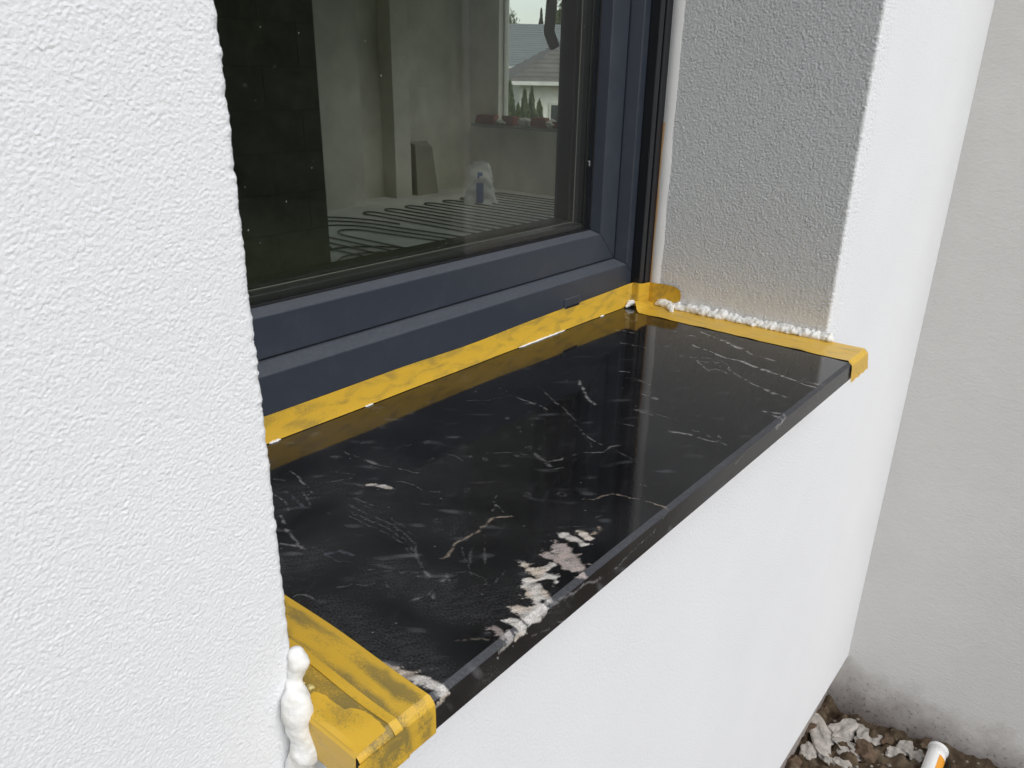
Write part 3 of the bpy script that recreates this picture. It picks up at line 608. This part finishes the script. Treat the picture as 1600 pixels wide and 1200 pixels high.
for x0, x1, r, lab in ((.575, .682, .0019, 'long white sealant smear under the frame tape'), (.184, .197, .0019, 'white sealant smear beside the coarse wall corner'), (.306, .317, .0017, 'tiny white sealant speck under the frame tape'), (.773, .783, .0016, 'tiny white sealant speck under the frame tape')):
    k = 26; pts = [(x0 + (x1 - x0) * i / k, .3022 + random.uniform(-.0005, .0005), .0006) for i in range(k + 1)]
    rr = [max(.0002, r * math.sin(math.pi * (i + .4) / (k + .8)) ** .4 * random.uniform(.45, 1)) for i in range(k + 1)]
    o = tube('sealant_smear', pts, rr, M_seal, seg=7); tag(o, lab, 'sealant', 'sealant specks under the frame tape' if 'tiny' in lab else None)
# splashes of clear sealant on the taped end
for i in range(5):
    x, y = .004 + .012 * random.random(), .002 + .012 * random.random()
    tag(blob('sealant_drop', [(x, y, .0013, .0011 + .0008 * random.random()), (x + .0015, y - .001, .0012, .001)], mat('clear_sealant', (.6, .5, .2), .08), 'glossy sealant drop on the mottled end tape', 'sealant', voxel=.0004, group='sealant drops on the end tape', smooth=3, disp=None))
# ---------------------------------------------------------------- room behind the window
ZF, XW, YW = -.8, 6.4, 5.75
def st(o): return tag(o, kind='structure')
def plain(name, col, rough=.85, sc=4, var=.1, bmp=None):
    m = mat(name, col, rough, .2); c = coords(m)
    setc(m, ramp(m, noise(m, c, sc, 5, .6), [(.3, tuple(x * (1 - var) for x in col)), (.7, tuple(x * (1 + var) for x in col))]))
    if bmp: setn(m, bump(m, noise(m, c, bmp[0], 4), .5, bmp[1]))
    return m
M_rw = plain('raw_plaster', (.70, .68, .60), .9, 2.2, .16, (30, .004)); M_floor = plain('floor_panel', (.70, .70, .65), .7, 3, .12); M_ceil = plain('ceiling', (.78, .78, .76))
M_dark = plain('dark_blockwork', (.21, .20, .18), .9, 6, .2)
st(box('room_floor', -4, XW, .45, YW, -1.0, ZF, M_floor)); st(boxes('room_ceiling', [(-4, 4.4, .45, YW, 1.8, 2.4), (6.1, XW, .45, YW, 1.8, 2.4), (4.4, 6.1, .45, 2.2, 1.8, 2.4), (4.4, 6.1, 3.6, YW, 1.8, 2.4)], M_ceil))   # unseen rooflight hole, added to brighten the room with daylight
st(boxes('room_wall_left', [(-4.2, -4, .45, 6.1, -1.3, 2.4)], M_rw))
st(boxes('room_wall_back', [(-4, .2, YW, 6.1, -1.3, 2.4), (3.4, XW, YW, 6.1, -1.3, 2.4), (.2, 3.4, YW, 6.1, -1.3, ZF), (.2, 3.4, YW, 6.1, 1.6, 2.4)], M_rw))  # wide opening added behind the partition, out of view, to let daylight in
FY0, FY1, FZ_0, FZ_1 = 3.9, 5.335, -.12, 1.55
PY0, PY1, PZ1 = .6, 3.7, 1.72
st(boxes('room_wall_right', [(XW, 6.56, .45, PY0, -1.3, 2.4), (XW, 6.56, PY1, FY0, -1.3, 2.4), (XW, 6.56, FY1, 6.1, -1.3, 2.4), (XW, 6.56, FY0, FY1, -1.3, FZ_0), (XW, 6.56, FY0, FY1, FZ_1, 2.4), (XW, 6.56, PY0, PY1, PZ1, 2.4), (XW, 6.56, PY0, PY1, -1.3, ZF)], M_rw))
st(box('chimney_breast', 3.6, 4.62, YW - .30, YW, ZF, 1.8, M_rw)); st(box('wall_pier', 5.12, 5.33, YW - .18, YW, ZF, 1.8, M_rw))
# dark partition of blocks, course by course
pw = empty('partition_wall', (1, 3.86, ZF), 'dark unplastered block partition inside the room', 'wall'); iv = Matrix.Translation((-1, -3.86, -ZF))
def inp(o): o.parent = pw; o.matrix_parent_inverse = iv; return o
inp(box('mortar_core', -4, 2.875, 3.75, 3.97, ZF, 1.8, plain('mortar_dark', (.15, .145, .13))))
bme = None; k = 0
for row in range(11):
    x = -1.0 - (.25 if row % 2 else 0)
    while x < 2.88:
        w = min(.5, 2.880 - x) - .004
        if w > .05:
            if abs(w - .496) < 1e-6 and bme: o = link('block', bme, M_dark); o.location = (x + 1.0, 0, row * .236)
            else:
                o = box('block', x if abs(w - .496) > 1e-6 else -1.0, (x if abs(w - .496) > 1e-6 else -1.0) + w, 3.747, 3.973, ZF + .002, ZF + .234, M_dark)
                if abs(w - .496) < 1e-6: bme = o.data; o.location = (x + 1.0, 0, row * .236)
                else: o.location = (0, 0, row * .236)
            inp(o)
        x += .5
lb = mesh('recess_block', [(5.40, 5.56, ZF), (5.70, 5.56, ZF), (5.66, 5.60, -.34), (5.42, 5.60, -.30), (5.40, 5.70, ZF), (5.70, 5.70, ZF), (5.70, 5.72, -.28), (5.40, 5.72, -.28)], [(0, 1, 2, 3), (4, 5, 6, 7), (0, 1, 5, 4), (2, 3, 7, 6), (0, 3, 7, 4), (1, 2, 6, 5)], plain('recess_dark', (.40, .38, .32)))  # dark block standing in for the shaded recess in the back wall
tag(lb, 'low dark block standing in for a shaded recess in the back wall of the room', 'recess')
# underfloor heating loops
M_pipe = mat('heating_pipe', (.10, .09, .08), .45)
def serp(x0, x1, y0, y1, sp):
    pts = []; x = x0; up = True; n = int((x1 - x0) / sp)
    for i in range(n):
        ya, yb = (y0, y1) if up else (y1, y0); pts += [(x, ya + (yb - ya) * t, ZF + .009) for t in np.linspace(0, 1, 12)]
        s = 1 if up else -1
        pts += [(x + sp / 2 - sp / 2 * math.cos(a), yb + s * sp / 2 * math.sin(a) * 1.6, ZF + .009) for a in np.linspace(.3, math.pi - .3, 7)]
        x += sp; up = not up
    return pts
def stad(cx, cy, L, r):
    p = [(cx + r * math.cos(a), cy + L + r * 1.7 * math.sin(a), ZF + .009) for a in np.linspace(0, math.pi, 18)]
    p += [(cx + r * math.cos(a), cy - L + r * 1.7 * math.sin(a), ZF + .009) for a in np.linspace(math.pi, 2 * math.pi, 18)]
    return p + [p[0]]
def loop(pts, lab):
    tag(tube('heating_pipe', pts, .0065, M_pipe, seg=6), lab, 'pipe')
loop(serp(4.25, 6.3, 1.6, 5.0, .125), 'heating pipe laid in long parallel runs across the room floor')
P = []
for k in range(4):
    q = stad(3.62, 4.02, .42 - .03 * k, .50 - .125 * k); P += q[:-2]
loop(P, 'heating pipe coiled in an oval spiral on the near room floor')
q = stad(3.25, 4.78, .1, .36); loop(q[:26], 'stray dark heating pipe curve beside the block partition')
P = []
for k in range(4): P += stad(3.1, 2.7, .5 - .03 * k, .50 - .125 * k)[:-2]
loop(P, 'heating pipe oval spiral close under the window')

# cement bag
def bag():
    b = empty('cement_bag', (5.47, 4.76, ZF), 'white paper cement bag with crumpled open top standing on the pipes', 'bag')
    ang = R(-50); n, k = 26, 28; P = np.zeros((n, k, 3)); r2 = np.random.default_rng(5)
    for i in range(n):
        t = i / (n - 1); w = .150 - .035 * sm(.0, .85, t) + .02 * (1 - t) ** 6; d = .075 * (1 - .75 * sm(.55, 1, t)) + .008
        for j in range(k):
            a = 2 * math.pi * j / k; c, s = math.cos(a), math.sin(a)
            x = w * math.copysign(abs(c) ** .55, c); y = d * math.copysign(abs(s) ** .7, s)
            zt = .37 + .035 * math.sin(c * 2.5 + 1) - .05 * max(0, c) ** 2
            wob = .006 * math.sin(t * 19 + a * 3) + .004 * math.sin(t * 31 - a * 5)
            P[i, j] = ((x + wob * c), y + wob * s, t * zt + (.012 * math.sin(a * 6) if t > .96 else 0))
    P = np.concatenate([P, P[:, :1]], 1); o = gridmesh('sack', P, plain('white_paper', (.62, .64, .60), .7, 8, .12), b)
    m = mat('blue_print', (.10, .14, .30), .6)
    for (x0, x1, z0, z1) in ((-.034, .034, .02, .205), (-.024, .024, .245, .30)):
        f = []; v = []
        for i in range(9):
            z = z0 + (z1 - z0) * i / 8; t = z / .38; dd = -(.075 * (1 - .75 * sm(.55, 1, t)) + .008) - .010
            v += [(x0, dd, z), (x1, dd, z), (x1, dd + .003, z), (x0, dd + .003, z)]
        for i in range(8):
            for q in range(4): f.append((4 * i + q, 4 * i + (q + 1) % 4, 4 * i + 4 + (q + 1) % 4, 4 * i + 4 + q))
        f += [(0, 1, 2, 3), (32, 33, 34, 35)]; mesh('printed_panel', v, f, m, b)
    b.rotation_euler = (0, 0, ang)
bag()
# far window (opening, frame, pane), its sill and the rubble on it
def wframe(name, y0, y1, z0, z1, x, wdt, m, label, mull=()):
    w = empty(name, (x, (y0 + y1) / 2, z0), label, 'window'); iv = Matrix.Translation((-x, -(y0 + y1) / 2, -z0))
    def c(o): o.parent = w; o.matrix_parent_inverse = iv
    c(box('stile', x, x + .07, y0, y0 + wdt, z0, z1, m)); c(box('stile', x, x + .07, y1 - wdt, y1, z0, z1, m)); c(box('rail', x + .001, x + .069, y0 + wdt, y1 - wdt, z0, z0 + wdt * .8, m)); c(box('rail', x + .001, x + .069, y0 + wdt, y1 - wdt, z1 - wdt, z1, m))
    for q in mull: c(box('mullion', x + .001, x + .069, q - .05, q + .05, z0 + wdt, z1 - wdt, m))
    c(box('pane', x + .03, x + .034, y0 + wdt - .01, y1 - wdt + .01, z0 + wdt * .8 - .01, z1 - wdt + .01, glass_mat('clear_glass', (.995, 1, .995))))
M_wf = plain('pale_window_frame', (.55, .56, .50), .5); M_gf = mat('grey_window_frame', (.08, .09, .10), .5)
wframe('far_window', FY0, FY1, FZ_0, FZ_1, 6.47, .02, M_wf, 'pale framed window in the side wall looking out on houses')
wframe('added_patio_window', PY0, PY1, ZF, PZ1, 6.47, .06, M_gf, 'unseen wide grey framed patio window added in the side wall to light the room', (2.2,))  # out of view, added to bring more daylight into the room
isl = tag(boxes('inner_sill', [(XW - .16, 6.47, FY0, FY1 + .25, FZ_0 - .03, FZ_0 - .002)], plain('grey_inner_sill', (.22, .22, .21))), 'grey inner ledge under the pale framed window', 'ledge')
M_brick = plain('broken_brick', (.20, .085, .06), .9, 30, .3); M_scrap = plain('white_scrap', (.62, .63, .58), .7)
def lump(name, loc, sx, sy, sz, m, seed, rz=0, sub=2, rough_=.25, parent=None):
    bm = bmesh.new(); bmesh.ops.create_icosphere(bm, subdivisions=sub, radius=1); r = random.Random(seed)
    ph = [r.uniform(0, 6) for _ in range(6)]
    for v in bm.verts:
        c = v.co; h = 1 + rough_ * (math.sin(c.x * 3.1 + ph[0]) * math.sin(c.y * 2.7 + ph[1]) + .6 * math.sin(c.z * 5 + c.x * 4 + ph[2]) + .5 * math.sin(c.y * 7 + ph[3])) + r.uniform(-.10, .10)
        v.co = Vector((c.x * sx, c.y * sy, c.z * sz)) * h
    me = bpy.data.meshes.new(name); bm.to_mesh(me); bm.free(); return link(name, me, m, parent, loc=loc, rot=(0, 0, rz))
zs = FZ_0 + .0
for i, (y, w, d, h, m, lab) in enumerate([(5.42, .13, .06, .05, M_brick, 'long broken red brick at the corner end of the inner ledge'), (5.22, .10, .05, .030, M_scrap, 'flat white plaster scrap on the red bricks'), (5.10, .09, .05, .05, M_brick, 'dark red brick piece on the ledge next to the white scraps'), (4.92, .06, .05, .045, M_scrap, 'white crumpled scrap beside the tilted white strip'), (4.80, .11, .03, .03, M_scrap, 'tilted white strip lying across the ledge rubble'), (4.70, .09, .06, .05, M_brick, 'brown brick half on the inner ledge'), (4.56, .08, .06, .04, M_scrap, 'round white plaster lump on the ledge'), (4.42, .10, .06, .035, M_brick, 'low brick fragment at the sash end of the ledge'), (4.34, .06, .05, .05, M_scrap, 'white plaster lump on the low brick fragment')]):
    if m is M_brick:
        j = lambda: random.uniform(.8, 1.0)
        o = mesh('brick_piece', [(sx_ * d * j(), sy_ * w * j(), sz_ * h * j()) for sx_ in (-1, 1) for sy_ in (-1, 1) for sz_ in (-1, 1)], BOXF, m, loc=(XW - .08, y, zs + h * .98), rot=(0, 0, random.uniform(-.3, .3)))
    else: o = lump('plaster_scrap', (XW - .08, y, zs + h * .8), d, w, h, m, i, rz=random.uniform(-.3, .3), sub=2)
    if 'tilted' in lab: o.rotation_euler = (R(28), 0, .2)
    tag(o, lab, 'brick' if m is M_brick else 'rubble')
# grey conduit hanging inside
pts = [(1.405, .9, 1.80)] + [(1.405 + .014 * math.sin((z - .42) * 9), .9, z) for z in np.linspace(1.2, .445, 24)] + [(1.412, .897, .432), (1.4185, .895, .420), (1.424, .893, .410)]
P = []
full = []
for a, b in zip(pts[:-1], pts[1:]):
    n = max(1, int((Vector(b) - Vector(a)).length / .004)); full += [Vector(a).lerp(Vector(b), i / n) for i in range(n)]
o = tube('conduit', full + [Vector(pts[-1])], [.0125 + (.0010 if i % 2 else 0) for i in range(len(full) + 1)], plain('grey_conduit', (.42, .42, .39), .6), seg=12); tag(o, 'grey flexible conduit hanging loose inside behind the glass', 'conduit')

# ---------------------------------------------------------------- ground
def gz(x, y):
    z = -1.165 - .16 * np.clip(y, -.6, .0) - .0 * x
    z = z - 2.0 * sm(8, 19, x); return z
def graded(c0, c1, st_, far, g=1.22):
    a = list(np.arange(c0, c1 + st_ / 2, st_)); s = st_; hi = [a[-1]]; lo = [a[0]]
    while hi[-1] < far: s *= g; hi.append(hi[-1] + s)
    s = st_
    while lo[-1] > -far: s *= g; lo.append(lo[-1] - s)
    return np.array(lo[:0:-1] + a + hi[1:])
gx, gy = graded(1.0, 1.62, .007, 600), graded(-.62, .2, .007, 600)
GX, GY = np.meshgrid(gx, gy); GZ = gz(GX, GY); fade = sm(3.0, .3, np.hypot(GX - 1.35, GY + .2))
GZ = GZ + fade * (.009 * pnoise(len(gy), len(gx), 16, 61) + .005 * pnoise(len(gy), len(gx), 6, 62))
def soil():
    m = mat('soil', (.12, .09, .06), .95, .2); c = coords(m)
    a = ramp(m, noise(m, c, 22, 6, .7), [(.3, (.030, .018, .011)), (.5, (.115, .082, .052)), (.68, (.20, .16, .11))])
    far = ramp(m, noise(m, c, .6, 5, .6), [(.35, (.06, .085, .03)), (.65, (.10, .12, .05))])
    tc = N(m, 'ShaderNodeTexCoord'); ln = N(m, 'ShaderNodeVectorMath', operation='LENGTH'); Lk(m, tc.outputs['Object'], ln.inputs[0])
    mr = N(m, 'ShaderNodeMapRange'); mr.inputs[1].default_value = 3.2; mr.inputs[2].default_value = 5.; Lk(m, ln.outputs['Value'], mr.inputs[0])
    setc(m, mixc(m, mr.outputs[0], a, far)); setn(m, bump(m, noise(m, c, 160, 5, .7), .9, .006)); return m
st(gridmesh('ground', np.stack([GX, GY, GZ], -1), soil()))
M_crust = plain('crumbled_plaster', (.44, .41, .37), .9, 55, .38, (220, .005)); M_stone = plain('soil_clod', (.13, .09, .06), .95, 60, .4, (200, .004))
def bp(px, py, z):   # photograph measurement -> point at height z
    d = right * ((px - 800) / 1195.996) + down * ((py - 600) / 1195.996) + fwd; c = cam.matrix_world.translation; t = (z - c.z) / d.z; return c + d * t
for i, (px, py, sx, sy, sz, rz, lab) in enumerate([
    (1283, 1142, .085, .030, .022, .55, 'long pale plaster crust lying beside the facade edge'), (1266, 1166, .030, .022, .014, .4, 'small pale crust at the end of the long crust'),
    (1322, 1138, .050, .030, .018, -.5, 'broad flaky plaster crust in the middle of the rubble'), (1352, 1150, .042, .024, .016, -.2, 'pale plaster flake touching the broad crust'), (1328, 1170, .030, .045, .015, .2, 'ragged plaster crust below the broad flake'), (1318, 1192, .028, .022, .013, .9, 'crumbly pale plaster lump near the facade edge'),
    (1368, 1156, .022, .016, .012, .3, 'small pale flake at the tip of the broad crust'), (1396, 1182, .022, .020, .016, .1, 'pale plaster chip next to the flat white chip'), (1412, 1174, .028, .018, .014, -.4, 'flat white plaster chip by the cream wall'), (1430, 1190, .026, .018, .012, -.3, 'pale chip beside the white tube'),
    (1298, 1186, .020, .014, .010, 1.1, 'tiny pale crumb under the long crust'), (1345, 1172, .014, .012, .009, 0, 'tiny pale crumb between the crusts')]):
    p = bp(px, py, -1.145); z = float(gz(p.x, p.y)); o = lump('plaster_crust', (p.x, p.y, z + sz * .45), sx * .85, sy * .85, sz * .45, M_crust, 140 + i, rz=rz, sub=3, rough_=.26); tag(o, lab, 'rubble')
for i, (px, py, s, lab) in enumerate([(1268, 1130, .022, 'dark soil clod under the facade edge'), (1352, 1178, .030, 'big dark soil clod between the pale crusts'), (1385, 1160, .018, 'dark clod against the cream wall'), (1290, 1102, .014, 'dark clod in the wall corner'), (1240, 1185, .025, 'brown soil lump hard against the facade'), (1445, 1170, .016, 'dark clod just behind the white tube')]):
    p = bp(px, py, -1.145); tag(lump('soil_clod', (p.x, p.y, float(gz(p.x, p.y)) + s * .3), s, s * .8, s * .55, M_stone, 80 + i, sub=2), lab, 'clod')
vv, ff = [], []
for i in range(420):
    x, y = random.uniform(.95, XC - .01), random.uniform(-.6, .02); s = random.uniform(.002, .007); z = float(gz(x, y)) + .004; k = len(vv)
    vv += [(x + s, y, z), (x - s * .8, y + s * .3, z), (x, y + s, z), (x + s * .2, y - s, z), (x, y, z + s), (x, y, z - s)]
    ff += [tuple(k + q for q in t) for t in ((0, 2, 4), (2, 1, 4), (1, 3, 4), (3, 0, 4), (2, 0, 5), (1, 2, 5), (3, 1, 5), (0, 3, 5))]
tag(mesh('gravel', vv, ff, plain('grit', (.28, .25, .21), .9, 90, .5)), 'loose grit and crumbs scattered on the soil', 'gravel', kind='stuff')
# white tube lying against the garden wall
tb = empty('sealant_tube', (1.50, -.25, -1.11), 'white plastic tube with an orange band lying on the soil by the cream wall', 'tube')
M_tube = plain('white_plastic', (.78, .78, .76), .35); 
a, b = bp(1466, 1172, -1.095), bp(1448, 1222, -1.10)
d = (b - a)
for nm, t0, t1, r, m in (('barrel', 0, 1, .0195, M_tube), ('rim', -.03, .03, .0215, M_tube), ('orange_band', .28, .95, .0199, mat('orange_print', (.75, .32, .03), .4))):
    o = tube(nm, [a + d * (t0 + (t1 - t0) * k / 4) for k in range(5)], r, m, seg=20)
    if nm == 'orange_band': 
        # printed on the side away from the facade only
        bm = bmesh.new(); bm.from_mesh(o.data); bmesh.ops.delete(bm, geom=[f for f in bm.faces if len(f.verts) > 4 or f.normal.dot(Vector((.55, -.83, 0))) < .25], context='FACES'); bm.to_mesh(o.data); bm.free()
    o.parent = tb; o.matrix_parent_inverse = Matrix.Translation((-1.50, .25, 1.11))

# ---------------------------------------------------------------- vegetation and neighbours
def leaf_mat(name, c0, c1):
    m = mat(name, c0, .6, .3); o = N(m, 'ShaderNodeTexNoise'); o.inputs['Scale'].default_value = 2.2; o.inputs['Detail'].default_value = 4
    tc = N(m, 'ShaderNodeTexCoord'); Lk(m, tc.outputs['Object'], o.inputs['Vector']); setc(m, ramp(m, o.outputs['Fac'], [(.35, c0), (.65, c1)])); return m
M_thuja = leaf_mat('thuja_green', (.035, .060, .018), (.075, .12, .03)); M_leaf = leaf_mat('leaf_green', (.04, .06, .02), (.09, .12, .04)); M_fir = leaf_mat('fir_green', (.02, .035, .018), (.04, .065, .03)); M_bark = plain('bark', (.08, .06, .045), .9)
def foliage(name, fn, n, ls, m, seed):
    r = np.random.default_rng(seed); c = fn(r, n); u = r.standard_normal((n, 3)); u /= np.linalg.norm(u, axis=1)[:, None]; w = np.cross(u, r.standard_normal((n, 3))); w /= np.linalg.norm(w, axis=1)[:, None]
    s = (ls * r.uniform(.6, 1.4, n))[:, None]; V = np.stack([c - u * s, c + w * s * .6, c + u * s, c - w * s * .6], 1).reshape(-1, 3); F = np.arange(4 * n).reshape(n, 4)
    me = bpy.data.meshes.new(name); me.from_pydata(V.tolist(), [], F.tolist()); me.materials.append(m); return me
def cone(r, n):
    t = r.random(n) ** .8; a = r.random(n) * 6.283; rad = .5 * (1 - t) ** .75 * (.35 + .65 * np.sqrt(r.random(n))) * (1 + .18 * np.sin(a * 5 + t * 21)) * np.minimum(1, .35 + t * 6)
    return np.stack([rad * np.cos(a), rad * np.sin(a), t], 1)
def firc(r, n):
    t = r.random(n) ** .7; a = r.random(n) * 6.283; rad = .30 * (1 - t) * (.5 + .5 * np.abs(np.sin(t * 34))) * np.sqrt(r.random(n)); return np.stack([rad * np.cos(a), rad * np.sin(a), .08 + .92 * t - rad * .25], 1)
def crown(r, n):
    k = 22; C = r.standard_normal((k, 3)); C /= np.linalg.norm(C, axis=1)[:, None]; C = C * (r.uniform(.25, .75, k))[:, None] * np.array([.42, .42, .36]); j = r.integers(0, k, n); q = r.standard_normal((n, 3)) * .085; return C[j] + q + np.array([0, 0, .66])
ME = {'thuja': foliage('crown', cone, 3000, .045, M_thuja, 1), 'fir': foliage('crown', firc, 4200, .016, M_fir, 2), 'leaf': foliage('crown', crown, 7000, .022, M_leaf, 3)}
tv, tf = tube('', [(0, 0, -.02), (.004, .003, .3), (-.005, 0, .62), (.0, .004, .9)], [.028, .022, .014, .004], None, seg=7, build=False)
LIMB = bpy.data.meshes.new('trunk'); vs_, fs_ = list(tv), list(tf)
for i in range(7):
    a = i * 2.4; z = .35 + .05 * i; v2, f2 = tube('', [(0, 0, z), (.10 * math.cos(a), .10 * math.sin(a), z + .08), (.24 * math.cos(a), .24 * math.sin(a), z + .16)], [.010, .007, .002], None, seg=5, build=False); k = len(vs_); vs_ += v2; fs_ += [tuple(q + k for q in f) for f in f2]
LIMB.from_pydata([tuple(q) for q in vs_], [], fs_); LIMB.materials.append(M_bark)
def tree(kind, x, y, z, h, w, name, label, group=None):
    e = empty(name, (x, y, z), label, 'tree', group); e.scale = (w, w, h); e.rotation_euler = (0, 0, random.random() * 6)
    link('crown', ME[kind], None, e); link('trunk', LIMB, None, e); return e
def bx(px, py, X):
    d = right * ((px - 800) / 1195.996) + down * ((py - 600) / 1195.996) + fwd; c = cam.matrix_world.translation; return c + d * ((X - c.x) / d.x)
for i, (px, top, X, w, lab) in enumerate([(797, 131, 14, .62, 'tallest narrow green thuja outside at the window jamb'), (820, 144, 14, .55, 'slim green thuja before the white neighbour house'), (831, 140, 14.3, .50, 'pointed green thuja next to the small dark house window'), (843, 160, 13.8, .6, 'low green thuja in front of the house wall'), (810, 165, 13.6, .55, 'short young thuja between the taller ones')]):
    p = bx(px, top, X); zb = float(gz(p.x, p.y)) - .05; tree('thuja', p.x, p.y, zb, p.z - zb, w * 1.2, 'thuja_tree', lab, 'thujas outside the far window')
for px, top, X, kind, w, lab in ((797, 16, 62, 'leaf', 3, 'dark tree crown above the grey roof'), (846, 14, 66, 'fir', 6, 'dark fir tip rising behind the grey roof'), (888, -8, 60, 'leaf', 4, 'broad pale green tree beside the tiled roof')):
    p = bx(px, top, X); tree(kind, p.x, p.y, -3.3, p.z + 3.3, w, 'fir_tree' if kind == 'fir' else 'broadleaf_tree', lab)
M_hw = plain('house_white', (.70, .70, .66), .9); M_tile = plain('roof_tile', (.13, .125, .12), .8, 2, .2); M_pane = mat('dark_pane', (.02, .025, .03), .15); M_slate = plain('slate_grey', (.17, .19, .20), .8)
def house(name, org, yaw, W, Dp, zb, ze, rise, label, mt, hip=True, win=(), step=.32):
    h = empty(name, (org.x, org.y, zb), label, 'house'); h.rotation_euler = (0, 0, yaw)   # local x along the front, y away from us
    H = ze - zb; box('wall', 0, W, 0, Dp, 0, H, M_hw, h); ov = .55
    n = int(math.hypot(Dp / 2, rise) / step); v, f = [], []
    for i in range(n):      # overlapping tile courses on both slopes
        a, b = i / n, (i + 1) / n
        for side in (0, 1):
            def P(t, lift):
                y = -ov + (Dp / 2 + ov) * t; ins = (t * (Dp / 2 + ov) * .95 if hip else 0); z = H - .05 + rise * t + lift
                return ((-ov + ins), y if not side else Dp - y, z), ((W + ov - ins), y if not side else Dp - y, z)
            k = len(v); v += [*P(a, .09), *P(b, .04), *P(a, 0.0), *P(b, -.02)]; f += [(k, k + 1, k + 3, k + 2), (k + 4, k + 5, k + 1, k), (k + 4, k + 6, k + 7, k + 5), (k, k + 2, k + 6, k + 4), (k + 1, k + 5, k + 7, k + 3)]
    if hip:
        e = .95 * (Dp / 2 + ov)
        for sx, s in ((-ov, 1), (W + ov, -1)): k = len(v); v += [(sx, -ov, H), (sx, Dp + ov, H), (sx + s * e, Dp / 2, H + rise)]; f.append((k, k + 1, k + 2))
    r = mesh('roof', v, f, mt, h); box('gutter', -ov, W + ov, -ov - .12, -ov, H - .12, H + .02, plain('pale_gutter', (.6, .6, .58)), r)
    if not hip:
        for x in (0, W): mesh('gable', [(x - .05, -.0, H), (x - .05, Dp, H), (x - .05, Dp / 2, H + rise), (x + .05, 0, H), (x + .05, Dp, H), (x + .05, Dp / 2, H + rise)], [(0, 1, 2), (3, 4, 5), (0, 1, 4, 3), (1, 2, 5, 4), (2, 0, 3, 5)], M_hw, h)
    for (x0, x1, z0, z1) in win:
        w = box('window', x0, x1, -.06, .02, z0 - zb, z1 - zb, M_wf, h); box('pane', x0 + .08, x1 - .08, -.075, -.055, z0 - zb + .08, z1 - zb - .08, M_pane, w)
    return h
o1 = bx(812, 130, 25); yaw = R(-44)
house('tiled_house', o1, yaw, 13, 8, -3.4, .22, 2.4, 'white neighbour house with grey tiled hip roof beyond the thujas', M_tile, True, [(1.2, 2.2, -1.6, -.55)])
o2 = bx(796, 90, 46)
house('slate_house', o2, R(-47), 20, 11, -3.4, 1.1, 3.2, 'house with big smooth grey roof and white gable further back', M_slate, False, [])
# dark thuja hedge on the far side of the garden, seen only as the dark reflection in the glass
for i in range(12):
    t = i / 11; x, y = 2.6 + 8.4 * t, -10.5 + 7.6 * t
    tree('thuja', x + random.uniform(-.15, .15), y + random.uniform(-.15, .15), -1.25, random.uniform(3.9, 4.6), 2.1, 'hedge_thuja', 'tall dark thuja in the garden hedge opposite the window', 'thuja hedge opposite the window')
